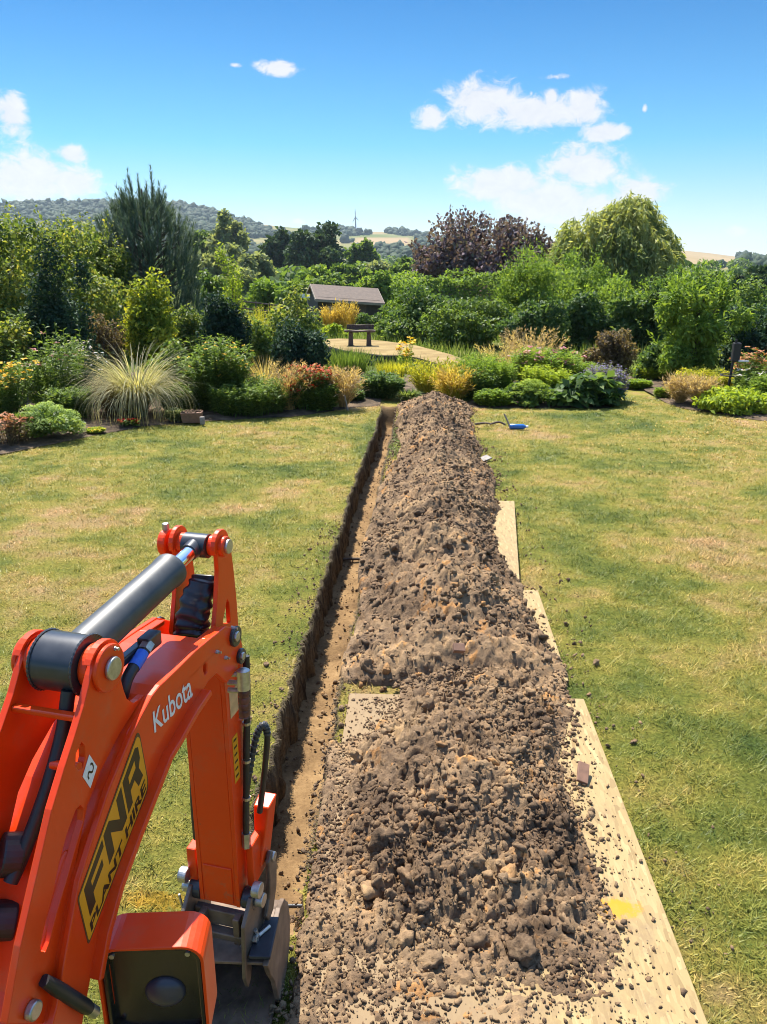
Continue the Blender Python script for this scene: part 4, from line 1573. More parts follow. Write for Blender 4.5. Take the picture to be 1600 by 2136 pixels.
# wrinkled black sleeve round the hoses where they pass through the dipper head
b = MB()
P0, P1, P2 = PL(372, 1330, -0.01), PL(385, 1262, -0.01), PL(408, 1224, 0.0)
path = arc([(-0.004, -0.055, 1.275), (-0.004, -0.052, 1.305), (0.0, -0.045, 1.345), (0.006, -0.02, 1.385), (0.010, 0.012, 1.405)], 10)
n = 28
V, F = [], []
rngs = np.random.default_rng(8)
for i, p in enumerate(path):
    f = i / (len(path) - 1)
    T = path[min(i + 1, len(path) - 1)] - path[max(i - 1, 0)]
    T /= np.linalg.norm(T)
    U = np.array([1.0, 0, 0])
    W = np.cross(T, U)
    for k in range(n):
        a = 2 * pi * k / n
        wr = 1 + 0.07 * sin(f * 46 + 1.6 * sin(a * 2 + f * 5)) + 0.05 * sin(f * 23 + a * 3)
        ca, sa = cos(a), sin(a)
        rx = 0.040 * math.copysign(abs(ca) ** 0.6, ca) * (1 - 0.12 * f)
        rw = 0.034 * math.copysign(abs(sa) ** 0.7, sa) * (1 - 0.25 * f)
        V.append(p + (U * rx + W * rw) * wr)
for i in range(len(path) - 1):
    for k in range(n):
        a, c = i * n + k, i * n + (k + 1) % n
        F.append((a, c, c + n, a + n))
F += [tuple(range(n))[::-1], tuple(range((len(path) - 1) * n, len(path) * n))]
b.add(V, F).build('hose_sleeve', MATS['sleeve_fabric'], ex, smooth=True)

# auxiliary coupler on the right of the elbow
cp = thing('hydraulic_coupler', None, None)
cp.parent = ex
q0 = np.array([0.118, *PL(507, 1395, 0.118)])
q1 = np.array([0.118, *PL(510, 1495, 0.118)])
b = MB()
ax = (q1 - q0)
b.tube([q0, q0 + ax * 0.03, q0 + ax * 0.42], [0.010, 0.0165, 0.0165], 22)
b.build('elbow', MATS['zinc_steel'], cp, smooth=True)
b = MB()
rr, pp = [], []
for k in range(22):
    f = 0.44 + 0.56 * k / 21
    pp.append(q0 + ax * f)
    rr.append(0.0142 - 0.0014 * (k % 5 == 0))
b.tube(pp, rr, 22)
b.build('quick_coupling', MATS['rusty_coupler'], cp, smooth=True)
b = MB()
for f in (0.12, 0.30, 0.46):
    c = q0 + ax * f
    b.tube([c + np.array([-0.04, -0.005, 0.0]), c], 0.007, 8)
b.build_each('mounting_bolt', MATS['zinc_steel'], cp, smooth=True)
# stickers on the dipper's right side
def decal(name, quad, r, mat, parent, th=0.0012):
    P = pl(quad, r)
    b = MB()
    b.prism(P, r, r + th)
    return b.build(name, mat, parent)


def side_strip(name, z0, z1, s0, s1, mat, parent, r):
    b = MB()
    b.prism([(s0, z0), (s1, z0), (s1, z1), (s0, z1)], r, r + 0.0012)
    return b.build(name, mat, parent)


side_strip('pale_sticker', 1.03, 1.105, -0.012, 0.035, MATS['decal_pale'], dp, 0.0622)
side_strip('warning_sticker', 0.83, 0.97, -0.012, 0.018, MATS['decal_yellow'], dp, 0.0622)
b = MB()
for z in np.arange(0.845, 0.96, 0.022):
    b.prism([(-0.007, z), (0.010, z), (0.010, z + 0.006), (-0.007, z + 0.006)], 0.0636, 0.0640)
b.build('warning_print', MATS['decal_black'], dp)

# hoses down the dipper's right side
b = MB()
h = arc([(0.075, 0.075, 1.17), (0.078, 0.060, 1.05), (0.075, 0.045, 0.92), (0.075, 0.030, 0.80), (0.074, 0.015, 0.70), (0.074, 0.008, 0.62)], 8)
b.tube(h, 0.0095, 14)
h = arc([(-0.070, 0.05, 1.12), (-0.072, 0.03, 0.95), (-0.071, 0.0, 0.75), (-0.070, -0.005, 0.62)], 8)
b.tube(h, 0.012, 14)
b.build_each('bucket_hose', MATS['rubber'], ex, smooth=True)
b = MB()
b.tube([(0.074, 0.010, 0.655), (0.074, 0.007, 0.610)], 0.0125, 6)
b.build('hose_fitting', MATS['zinc_steel'], ex)
lp = arc([(0.078, 0.030, 0.80), (0.082, 0.055, 0.865), (0.092, 0.075, 0.93), (0.107, 0.090, 0.955), (0.117, 0.090, 0.93), (0.112, 0.085, 0.86), (0.098, 0.080, 0.75), (0.090, 0.07, 0.68)], 8)
b = MB()
b.tube(lp, 0.0085, 14)
b.build('loop_hose', MATS['rubber'], ex, smooth=True)
b = MB()
for i in range(4, 34, 2):
    p, t = lp[i], lp[i + 1] - lp[i]
    t /= np.linalg.norm(t)
    b.tube([p - t * 0.0026, p + t * 0.0026], 0.0108, 14)
b.build('spiral_guard', MATS['coil_guard'], ex, smooth=True)

# bucket cylinder guard and tipping links
b = MB()
gp = pl([(498, 1690), (546, 1688)], 0.10)
V = [(0.064, 0.085, 0.685), (0.112, 0.085, 0.685), (0.096, 0.045, 0.51), (0.078, 0.045, 0.51),
     (0.064, 0.135, 0.700), (0.118, 0.135, 0.700), (0.102, 0.095, 0.50), (0.078, 0.095, 0.50)]
b.add(V, [(0, 1, 2, 3), (4, 7, 6, 5), (0, 4, 5, 1), (1, 5, 6, 2), (2, 6, 7, 3), (3, 7, 4, 0)])
b.box((0.081, 0.05, 0.545), (0.022, 0.09, 0.14))
b.box((-0.092, 0.02, 0.52), (0.030, 0.06, 0.12))
b.build_each('link_guard', OP, ex, bevel=0.004)
lk = thing('bucket_linkage', None, None)
lk.parent = ex
b = MB()
outl = [(0.075, 0.545), (0.100, 0.525), (0.110, 0.47), (0.10, 0.40), (0.07, 0.345), (0.035, 0.33), (0.02, 0.36), (0.045, 0.40), (0.058, 0.46), (0.055, 0.52)]
b.prism(outl, 0.104, 0.118)
b.prism(outl, -0.118, -0.104)
b.build_each('tipping_link', MATS['worn_steel'], lk, bevel=0.004)
b = MB()
for (s, z, r0) in ((-0.004, 0.445, 0.030), (0.085, 0.52, 0.020)):
    cyl_x(b, (s, z), r0, 0.063, 0.100, 26)
    cyl_x(b, (s, z), r0, -0.100, -0.063, 26)
b.build_each('link_boss', MATS['black_steel'], lk, bevel=0.004)
b = MB()
for (s, z, r0) in ((-0.004, 0.445, 0.020), (0.085, 0.52, 0.014), (-0.02, 0.495, 0.022)):
    cyl_x(b, (s, z), r0, 0.100, 0.124, 24)
    cyl_x(b, (s, z), r0, -0.126, -0.100, 24)
b.build_each('link_pin', MATS['zinc_steel'], lk, bevel=0.003)
# quick hitch
qh = thing('quick_hitch', None, None)
qh.parent = ex
b = MB()
side = [(-0.105, 0.42), (-0.05, 0.47), (0.02, 0.45), (0.05, 0.36), (0.05, 0.28), (-0.02, 0.27), (-0.06, 0.30), (-0.085, 0.22), (-0.105, 0.205), (-0.118, 0.25)]
b.prism([(p[0] + 0.02, p[1]) for p in side], 0.086, 0.099)
b.prism([(p[0] + 0.02, p[1]) for p in side], -0.099, -0.086)
b.build_each('hitch_plate', MATS['worn_steel'], qh, bevel=0.004)
b = MB()
b.box((0, -0.02, 0.375), (0.165, 0.022, 0.05))
b.box((0, -0.04, 0.335), (0.165, 0.030, 0.022))
b.box((-0.05, -0.04, 0.36), (0.02, 0.028, 0.09))
b.box((0.055, -0.04, 0.36), (0.02, 0.028, 0.09))
cyl_x(b, (-0.050, 0.275), 0.014, -0.10, 0.10, 20)
cyl_x(b, (0.04, 0.32), 0.014, -0.10, 0.10, 20)
b.build('hitch_body', MATS['worn_steel'], qh, bevel=0.003)
b = MB()
b.tube([(0.103, -0.03, 0.36), (0.106, -0.02, 0.33), (0.125, 0.02, 0.33)], 0.006, 10)
cyl_x(b, (-0.035, 0.335), 0.012, 0.099, 0.112, 6)
b.tube([(-0.12, -0.03, 0.36), (-0.13, -0.03, 0.43)], 0.004, 8)
b.build_each('hitch_bolt', MATS['zinc_steel'], qh, bevel=0.001)

# bucket, square to the trench
bk = bpy.data.objects.new('bucket', None)
COL.objects.link(bk)
bk.parent = ex
bk.location = (0, 0, 0)
bk.rotation_euler = (0, 0, EXA)
BR, BL = 0.138, -0.146
# local frame of the bucket: world-aligned axes about the machine origin
shell = [(-0.104, 0.300), (0.085, 0.300), (0.150, 0.272), (0.205, 0.205), (0.22, 0.13), (0.20, 0.055), (0.15, 0.015), (0.05, 0.006), (-0.11, 0.004)]
b = MB()
skin(b, shell, BL + 0.012, BR - 0.012, -0.010)
b.build('bucket_shell', MATS['bucket_steel'], bk, bevel=0.002)
b = MB()
sp = [(-0.118, 0.306)] + [(p[0], p[1] + 0.006) for p in shell[1:4]] + [(p[0] + 0.006, p[1]) for p in shell[4:7]] + [(0.06, -0.002), (0.02, 0.004), (-0.005, 0.06), (-0.040, 0.16), (-0.088, 0.24)]
b.prism(sp, BR - 0.012, BR + 0.003)
b.prism(sp, BL - 0.003, BL + 0.012)
b.build_each('cheek_plate', MATS['bucket_steel'], bk, bevel=0.003)
b = MB()
for x in np.linspace(BL + 0.03, BR - 0.03, 3):
    b.add([(x - 0.022, -0.10, 0.016), (x + 0.022, -0.10, 0.016), (x + 0.022, -0.10, 0.0), (x - 0.022, -0.10, 0.0), (x - 0.012, -0.18, 0.004), (x + 0.012, -0.18, 0.004), (x + 0.012, -0.18, 0.0), (x - 0.012, -0.18, 0.0)],
          [(0, 1, 5, 4), (1, 2, 6, 5), (2, 3, 7, 6), (3, 0, 4, 7), (4, 5, 6, 7), (0, 3, 2, 1)])
b.build_each('bucket_tooth', MATS['worn_steel'], bk, bevel=0.002)
b = MB()
b.box((0.115, -0.035, 0.318), (0.062, 0.14, 0.012))
b.box((-0.105, -0.035, 0.318), (0.062, 0.14, 0.012))
b.build_each('wear_plate', MATS['bucket_dark'], bk, bevel=0.003)
for x in (-0.07, 0.07):
    b = MB()
    b.prism([(-0.085, 0.30), (-0.075, 0.35), (-0.03, 0.36), (0.05, 0.345), (0.075, 0.31)], x - 0.007, x + 0.007)
    b.build('hanger_ear', MATS['bucket_steel'], bk, bevel=0.003)

# work lamp in its orange guard on the boom's right
wl = thing('work_lamp', None, None)
wl.parent = ex


def rrect(x0, x1, z0, z1, r, n=6):
    pts = []
    for cx, cz, a0 in ((x1 - r, z1 - r, 0), (x0 + r, z1 - r, 90), (x0 + r, z0 + r, 180), (x1 - r, z0 + r, 270)):
        for k in range(n + 1):
            a = radians(a0 + 90 * k / n)
            pts.append((cx + r * cos(a), cz + r * sin(a)))
    return pts


def ring(b, out, inn, y0, y1):
    n = len(out)
    V = [(p[0], y0, p[1]) for p in out] + [(p[0], y0, p[1]) for p in inn] + [(p[0], y1, p[1]) for p in out] + [(p[0], y1, p[1]) for p in inn]
    F = []
    for i in range(n):
        j = (i + 1) % n
        F += [(i, j, j + n, i + n), (i + 2 * n, i + 3 * n, j + 3 * n, j + 2 * n), (i, i + 2 * n, j + 2 * n, j), (i + n, j + n, j + 3 * n, i + 3 * n)]
    return b.add(V, F)


def solid(b, out, y0, y1):
    n = len(out)
    V = [(p[0], y0, p[1]) for p in out] + [(p[0], y1, p[1]) for p in out]
    return b.add(V, [tuple(range(n)), tuple(range(2 * n - 1, n - 1, -1))] + [(i, i + n, (i + 1) % n + n, (i + 1) % n) for i in range(n)])


LX0, LX1, LZ0, LZ1, LY = 0.090, 0.290, 0.700, 0.950, -0.665
_a = radians(17)
wl.rotation_euler = (0, 0, _a)
wl.location = (LX0 - (LX0 * cos(_a) - LY * sin(_a)), LY - (LX0 * sin(_a) + LY * cos(_a)), 0)
b = MB()
ring(b, rrect(LX0, LX1, LZ0, LZ1, 0.040), rrect(LX0 + 0.006, LX1 - 0.006, LZ0 + 0.006, LZ1 - 0.006, 0.035), LY, LY + 0.085)
b.box((0.101, LY + 0.05, 0.84), (0.010, 0.06, 0.10))
b.build('lamp_guard', OP, wl, bevel=0.0015)
b = MB()
solid(b, rrect(LX0 + 0.008, LX1 - 0.008, LZ0 + 0.008, LZ1 - 0.008, 0.034), LY + 0.026, LY + 0.082)
ring(b, rrect(LX0 + 0.0075, LX1 - 0.0075, LZ0 + 0.0075, LZ1 - 0.0075, 0.034), rrect(LX0 + 0.016, LX1 - 0.016, LZ0 + 0.016, LZ1 - 0.016, 0.028), LY + 0.006, LY + 0.03)
b.build('lamp_housing', MATS['lamp_black'], wl, bevel=0.002)
b = MB()
V0, F0 = ico(3)
V = V0 * np.array([0.040, 0.018, 0.036]) + np.array([0.205, LY + 0.027, 0.815])
b.add(V, F0).build('lamp_dome', MATS['lamp_dome'], wl, smooth=True)
b = MB()
for cx, cz in ((LX0 + 0.022, LZ0 + 0.03), (LX1 - 0.022, LZ0 + 0.03), (LX0 + 0.03, LZ1 - 0.022), (LX1 - 0.03, LZ1 - 0.022)):
    b.tube([(cx, LY + 0.003, cz), (cx, LY + 0.009, cz)], 0.005, 10)
b.build_each('lamp_screw', MATS['zinc_steel'], wl)
b = MB()
l0, l1 = np.array([0.088, *PL(92, 2045, 0.088)]), np.array([0.115, *PL(188, 2105, 0.115)])
b.tube([l0, l0 + (l1 - l0) * 0.25, l0 + (l1 - l0) * 0.9, l1], [0.010, 0.0125, 0.0125, 0.010], 18)
b.build('lamp_cable', MATS['rubber'], boom, smooth=True)
b = MB()
b.tube([l0 + (l1 - l0) * 0.93, l1 + (l1 - l0) * 0.12], 0.0105, 18)
b.build('cable_gland', MATS['zinc_steel'], boom, smooth=True)
b = MB()
c = PL(73, 2108, 0.09)
cyl_x(b, c, 0.016, 0.080, 0.094, 26)
b.build('bracket_bolt', MATS['zinc_steel'], boom, bevel=0.003)

# small fittings: grease nipples, bolts and clips
for (px, py, r) in ((236, 1352, 0.086), (486, 1310, 0.101), (470, 1372, 0.1005), (452, 1360, 0.1005)):
    c = PL(px, py, r)
    b = MB()
    b.tube([(r - 0.004, c[0], c[1]), (r + 0.006, c[0], c[1])], [0.006, 0.0045], 8)
    b.tube([(r + 0.006, c[0], c[1]), (r + 0.012, c[0], c[1])], [0.0025, 0.0032], 8)
    b.build('grease_nipple', MATS['zinc_steel'], boom, smooth=True)
for z in (1.10, 0.98, 0.87, 0.76):
    b = MB()
    s_ = np.interp(z, [0.62, 0.70, 0.80, 0.92, 1.05, 1.17], [0.008, 0.015, 0.030, 0.045, 0.060, 0.075])
    b.tube([(0.0755, s_, z - 0.004), (0.0755, s_, z + 0.004)], 0.0112, 12)
    b.build('hose_clip', MATS['zinc_steel'], ex)

# decals on the boom's right face
RD = 0.1003
quad = [np.array(PL(161, 1876, RD)), np.array(PL(184, 1972, RD)), np.array(PL(311, 1640, RD)), np.array(PL(289, 1518, RD))]   # text: top-left, bottom-left, bottom-right, top-right


def bil(u, v, q=None):
    q = q or quad
    return (q[0] * (1 - u) * (1 - v) + q[3] * u * (1 - v) + q[2] * u * v + q[1] * (1 - u) * v)


def flat_poly(b, uv, r, th, q=None):
    b.prism([tuple(bil(u, v, q)) for u, v in uv], r, r + th)


def rounded_uv(i, k=5, rx=0.05, ry=0.16):
    pts = []
    for cu, cv, a0 in ((1 - i - rx, i * 3 + ry, 270), (1 - i - rx, 1 - i * 3 - ry, 0), (i + rx * 0.4, 1 - i * 3 - ry * 0.4, 90), (i + rx * 0.4, i * 3 + ry * 0.4, 180)):
        f = 1.0 if cu > 0.5 else 0.4
        for j in range(k + 1):
            a = radians(a0 + 90 * j / k)
            pts.append((cu + rx * f * cos(a), cv + ry * f * sin(a)))
    return pts


dc = thing('hire_decal', None, None)
dc.parent = boom
b = MB()
flat_poly(b, rounded_uv(0.0), RD, 0.0006)
b.build('decal_border', MATS['decal_border'], dc)
b = MB()
flat_poly(b, rounded_uv(0.012), RD + 0.0006, 0.0004)
b.build('decal_field', MATS['decal_yellow'], dc)


def textmesh(body, bold=0.0):
    cu = bpy.data.curves.new('lettering', 'FONT')
    cu.body = body
    cu.size = 1.0
    cu.offset = bold
    cu.resolution_u = 3
    o = bpy.data.objects.new('lettering', cu)
    COL.objects.link(o)
    bpy.context.view_layer.update()
    dg = bpy.context.evaluated_depsgraph_get()
    me = bpy.data.meshes.new_from_object(o.evaluated_get(dg))
    V = np.array([v.co[:] for v in me.vertices])
    F = [tuple(p.vertices) for p in me.polygons]
    bpy.data.objects.remove(o)
    bpy.data.meshes.remove(me)
    V[:, 0] -= V[:, 0].min()
    V[:, 1] -= V[:, 1].min()
    return V, F, V[:, 0].max(), V[:, 1].max()


def put_text(name, body, u0, u1, v0, v1, q, r, mat, parent, bold=0.03, slant=0.0):
    V, F, w, h = textmesh(body, bold)
    P = []
    for x, y, _ in V:
        u = u0 + (u1 - u0) * (x / w + slant * (y / h - 0.5))
        v = v1 + (v0 - v1) * y / h
        s = bil(u, v, q)
        P.append((r, s[0], s[1]))
    b = MB().add(P, F)
    return b.build(name, mat, parent)


def strokes(b, polys, u0, u1, v0, v1, r):
    for pl_ in polys:
        flat_poly(b, [(u0 + (u1 - u0) * x, v0 + (v1 - v0) * y) for x, y in pl_], r, 0.0003)


Fp = [[(0, 0), (1, 0), (1, 0.24), (0.30, 0.24), (0.30, 0.42), (0.85, 0.42), (0.85, 0.64), (0.30, 0.64), (0.30, 1), (0, 1)]]
Np = [[(0, 0), (0.30, 0), (0.72, 0.62), (0.72, 0), (1, 0), (1, 1), (0.72, 1), (0.28, 0.36), (0.28, 1), (0, 1)]]
Rp = [[(0, 0), (0.85, 0), (1, 0.14), (1, 0.46), (0.86, 0.60), (1, 1), (0.70, 1), (0.56, 0.63), (0.29, 0.63), (0.29, 0.42), (0.70, 0.42), (0.70, 0.23), (0.29, 0.23), (0.29, 0.2299), (0.29, 1), (0, 1)]]
Rp = [[(0, 0), (0.85, 0), (1, 0.14), (1, 0.46), (0.86, 0.60), (1, 1), (0.70, 1), (0.56, 0.63), (0.29, 0.63), (0.29, 1), (0, 1)]]
b = MB()
strokes(b, Fp, 0.075, 0.355, 0.10, 0.66, RD + 0.0010)
strokes(b, Np, 0.375, 0.665, 0.10, 0.66, RD + 0.0010)
strokes(b, [Rp[0][:9]+Rp[0][9:]], 0.69, 0.945, 0.10, 0.66, RD + 0.0010)
b.build('decal_letters', MATS['decal_black'], dc)
b = MB()
strokes(b, [[(0.29, 0.21), (0.70, 0.21), (0.70, 0.42), (0.29, 0.42)]], 0.69, 0.945, 0.10, 0.66, RD + 0.0014)
b.build('decal_counter', MATS['decal_yellow'], dc)
put_text('decal_lettering', 'PLANT HIRE', 0.055, 0.955, 0.74, 0.92, None, RD + 0.0012, MATS['decal_black'], dc, 0.035)
# white maker's name
q2 = [np.array(PL(318, 1486, RD)), np.array(PL(322, 1530, RD)), np.array(PL(402, 1452, RD)), np.array(PL(395, 1404, RD))]
put_text('maker_name', 'Kubota', 0.0, 1.0, 0.0, 1.0, q2, RD + 0.0006, MATS['decal_white'], boom, 0.012)
# white lifting hook sticker
b = MB()
R2 = 0.0803
hq = pl([(186, 1574), (202, 1599), (188, 1644), (172, 1620)], R2)
b.prism(hq, R2, R2 + 0.0008)
hk = b.build('hook_sticker', MATS['decal_white'], boom)
qh2 = [np.array(hq[3]), np.array(hq[2]), np.array(hq[1]), np.array(hq[0])]
b = MB()
cv = arc([(0.62, 0.22), (0.45, 0.25), (0.40, 0.42), (0.55, 0.5), (0.70, 0.60), (0.66, 0.80), (0.45, 0.84), (0.34, 0.74)], 5)
for i in range(len(cv) - 1):
    a, c = cv[i], cv[i + 1]
    t = (c - a) / (np.linalg.norm(c - a) + 1e-9)
    nrm = np.array([-t[1], t[0]]) * 0.045
    qq = [np.array(hq[3]), np.array(hq[0]), np.array(hq[1]), np.array(hq[2])]
    pts = [a + nrm, c + t * 0.01 + nrm, c + t * 0.01 - nrm, a - nrm]
    b.prism([tuple(bil(p[0], p[1], qq)) for p in pts], R2 + 0.0008, R2 + 0.0011)
b.build('hook_symbol', MATS['decal_black'], hk)

# ------------------------------------------------------------------ plants
def ground_z(x, y):
    return 0.03 if y < 16 else float(terrain(np.array([x]), np.array([y]))[0])


def place(x0, x1, ytop, Y, zb=None):
    """box of a plant: pixel span and top at distance Y -> centre x, base z, half width, height"""
    a, b, t = PY(x0, ytop, Y), PY(x1, ytop, Y), PY((x0 + x1) / 2, ytop, Y)
    cx = (a[0] + b[0]) / 2
    z0 = ground_z(cx, Y) if zb is None else zb
    return cx, z0, (b[0] - a[0]) / 2, t[2] - z0


SEED = [100]


def nrng():
    SEED[0] += 1
    return np.random.default_rng(SEED[0])


def stems(rng, parent, h, w, k=7, r0=0.02, name='stem', mat='bark', one=False):
    b = MB()
    for i in range(k):
        a = rng.random() * 2 * pi
        e = w * rng.uniform(0.25, 0.8)
        b.tube(arc([(0.02 * cos(a), 0.02 * sin(a), -0.02), (e * 0.35 * cos(a), e * 0.35 * sin(a), h * 0.35), (e * cos(a), e * sin(a), h * rng.uniform(0.6, 0.85))], 3),
               np.linspace(r0, r0 * 0.35, 7), 6)
    return b.build(name, MATS[mat], parent, smooth=True)


def shrub(label, span, ytop, Y, pal, n, size, cat='shrub', name='shrub', group=None, zb=None, depth=0.8, k=14, sub=0.40, asp=0.55, up=0.25, droop=0.0, flat=0.15,
          lowskirt=0.0, flowers=None, out=0.45, stem_r=0.02, foot=-0.22, spread=0.66, vary=None):
    rng = nrng()
    cx, z0, hw, h = place(span[0], span[1], ytop, Y, zb)
    o = thing(name, label, cat, (cx, Y, z0), 0, group)
    r = np.array([hw, hw * depth, (h - foot) / 2])
    blobs = crown_blobs(rng, (0, 0, foot + (h - foot) * 0.5), r, k, sub, spread, flat)
    V, F, t = leaf_cloud(rng, blobs, n, size, asp, out, up, droop)
    kk = V.reshape(-1, 4, 3)[:, :, 2].min(1) > -0.01
    V, t = V.reshape(-1, 4, 3)[kk].reshape(-1, 3), t.reshape(-1, 4)[kk].ravel()
    npmesh('foliage', V, np.arange(len(V)).reshape(-1, 4), LM(pal), o, t)
    stems(rng, o, h * 0.75, hw * 0.7, r0=stem_r)
    if flowers:
        fp, fn, fs, petals, zlo = flowers
        d = unit(rng.normal(size=(fn * 3, 3)))
        d = d[d[:, 2] > zlo][:fn]
        P = np.array([0, 0, foot + (h - foot) * 0.5]) + d * r * rng.uniform(0.92, 1.08, (len(d), 1))
        V, F, t = flower_heads(rng, P, fs, petals)
        npmesh('blossoms', V, F, LM(fp), o, t)
    return o


def tree(label, span, ytop, Y, pal, n, size, zb=None, trunk=0.25, foot=0.18, k=26, sub=0.34, asp=0.6, depth=0.9, name='tree', group=None, spread=0.7, up=0.2, droop=0.0, flat=0.1, cat='tree', shell=0.45, tips=None):
    rng = nrng()
    cx, z0, hw, h = place(span[0], span[1], ytop, Y, zb)
    o = thing(name, label, cat, (cx, Y, z0), 0, group)
    r = np.array([hw, hw * depth, h * (1 - foot) / 2])
    c = np.array([0, 0, h * foot + r[2]])
    blobs = crown_blobs(rng, c, r, k, sub, spread, flat)
    V, F, t = leaf_cloud(rng, blobs, n, size, asp, 0.4, up, droop, shell)
    if tips:                                   # loose shoots standing out of the crown
        m, ln = tips
        d = unit(rng.normal(size=(m, 3)) + np.array([0, 0, 0.7]))
        P0 = c + d * r * rng.uniform(0.82, 1.0, (m, 1))
        dirs = unit(d * 0.6 + np.array([0, 0, 0.8]) + rng.normal(0, 0.2, (m, 3)))
        q = 12
        f = np.tile(np.linspace(0, 1, q), m)
        P = np.repeat(P0, q, 0) + np.repeat(dirs, q, 0) * (f * ln)[:, None] * np.repeat(rng.uniform(0.4, 1.1, m), q)[:, None] + rng.normal(0, size * 0.35, (m * q, 3))
        N = unit(rng.normal(size=(m * q, 3)) + np.array([0, 0, 0.4]))
        T = unit(np.repeat(dirs, q, 0) + rng.normal(0, 0.6, (m * q, 3)))
        L = size * rng.uniform(0.6, 1.2, m * q)
        V2, F2 = leaf_quads(rng, P, N, T, L, L * asp)
        V, F, t = join((V, F, t), (V2, F2, np.repeat(np.clip(rng.normal(0.6, 0.2, m * q), 0, 1), 4)))
    npmesh('crown', V, F, LM(pal), o, t)
    b = MB()
    b.tube(arc([(0, 0, -0.3), (0.02 * h, 0, h * 0.25), (-0.01 * h, 0.01 * h, h * 0.55), (0.01 * h, 0, h * 0.8)], 5), np.linspace(trunk, trunk * 0.2, 16), 10)
    for i in range(9):
        a = rng.random() * 2 * pi
        zz = h * rng.uniform(0.22, 0.6)
        e = hw * rng.uniform(0.45, 0.75)
        b.tube(arc([(0, 0, zz), (e * 0.5 * cos(a), e * 0.5 * sin(a), zz + h * 0.10), (e * cos(a), e * sin(a), zz + h * 0.22)], 4), np.linspace(trunk * 0.45, trunk * 0.1, 9), 7)
    b.build('trunk', MATS['bark'], o, smooth=True)
    return o


def grass(label, span, ytop, Y, pal, n, bend, width, base=0.25, lean=0.3, plume=None, cat='ornamental grass', name='ornamental_grass', group=None, zb=None, seg=6, len_k=1.0, extra=None):
    rng = nrng()
    cx, z0, hw, h = place(span[0], span[1], ytop, Y, zb)
    o = thing(name, label, cat, (cx, Y, z0), 0, group)
    V, F, t, tips = grass_blades(rng, n, hw * base, h * len_k, bend, width, seg, lean)
    sc = np.array([1, 1, 1.0])
    V[:, 2] = np.maximum(V[:, 2], 0.0)
    npmesh('blades', V, F, LM(pal), o, t)
    if plume:
        pp, pn, plen, pw = plume
        V, F, t, tips = grass_blades(rng, pn, hw * base, h * 1.0, bend * 0.55, width * 0.8, seg, lean * 0.9)
        m = 9
        idx = np.repeat(np.arange(len(tips)), m)
        f = rng.random(len(idx))
        stem = V.reshape(pn, seg + 1, 2, 3).mean(2)
        d = unit(stem[:, -1] - stem[:, -2])
        P = tips[idx] - d[idx] * (f * plen)[:, None] + rng.normal(0, pw, (len(idx), 3))
        T = unit(d[idx] + rng.normal(0, 0.35, (len(idx), 3)))
        N = unit(rng.normal(size=(len(idx), 3)))
        L = plen * rng.uniform(0.25, 0.5, len(idx))
        V2, F2 = leaf_quads(rng, P, N, T, L, np.full(len(idx), width * 1.3), 0.03)
        V, F, t = join((V, F, t), (V2, F2, np.repeat(rng.random(len(idx)), 4)))
        npmesh('plumes', V, F, LM(pp), o, t)
    return o


def perennial(label, span, ytop, Y, pal, n, leaf, cat='perennial', name='perennial', flower=None, group=None, zb=None, asp=0.3, lean=0.16, base=0.75, leaf_n=16, depth=0.8, low=0.1):
    """clump of upright leafy stems, with or without flower heads on top"""
    rng = nrng()
    cx, z0, hw, h = place(span[0], span[1], ytop, Y, zb)
    o = thing(name, label, cat, (cx, Y, z0), 0, group)
    a = rng.random(n) * 2 * pi
    rr = np.sqrt(rng.random(n)) * base
    B = np.stack([rr * np.cos(a) * hw, rr * np.sin(a) * hw * depth, np.zeros(n)], -1)
    H = h * rng.uniform(0.66, 1.06, n) * (1 + 0.22 * fbm(B[:, 0] * 4 + Y, B[:, 1] * 4, 2, 33)) * np.sqrt(np.clip(1 - 0.7 * rr ** 2, 0.1, 1))
    D = np.stack([np.cos(a) * rr * lean * 2 + rng.normal(0, 0.10, n), np.sin(a) * rr * lean * 2 + rng.normal(0, 0.10, n), np.ones(n)], -1)
    Tp = B + D * H[:, None]
    b = MB()
    w = 0.006 + 0.0006 * Y * 0.4
    S = np.array([w / 2, 0, 0])
    V = np.stack([B - S, B + S, Tp + S * 0.5, Tp - S * 0.5], 1).reshape(-1, 3)
    st = (V, np.arange(n * 4).reshape(n, 4), np.repeat(rng.random(n) * 0.5, 4))
    idx = np.repeat(np.arange(n), leaf_n)
    f = low + (1 - low) * rng.random(len(idx)) ** 0.8
    P = B[idx] + (Tp - B)[idx] * f[:, None]
    az = rng.random(len(idx)) * 2 * pi
    T = np.stack([np.cos(az), np.sin(az), rng.normal(0.15, 0.4, len(idx))], -1)
    N = unit(np.stack([-np.cos(az) * 0.3, -np.sin(az) * 0.3, np.ones(len(idx))], -1) + rng.normal(0, 0.25, (len(idx), 3)))
    L = leaf * rng.uniform(0.6, 1.25, len(idx)) * (1.15 - 0.5 * f)
    V, F = leaf_quads(rng, P, N, T, L, L * asp, 0.1)
    V, F, t = join((V, F, np.repeat(np.clip(rng.normal(0.5, 0.25, len(idx)), 0, 1), 4)), st)
    npmesh('foliage', V, F, LM(pal), o, t)
    if flower:
        fp, frac, fs, petals, spike = flower
        k = rng.random(n) < frac
        P = Tp[k]
        if spike:
            q = 10
            P = np.repeat(P, q, 0) - np.tile(np.linspace(0, spike, q), len(P))[:, None] * np.array([0, 0, 1]) + rng.normal(0, fs * 0.35, (len(P) * q, 3))
        V, F, t = flower_heads(rng, P, fs, petals)
        npmesh('blossoms', V, F, LM(fp), o, t)
    return o


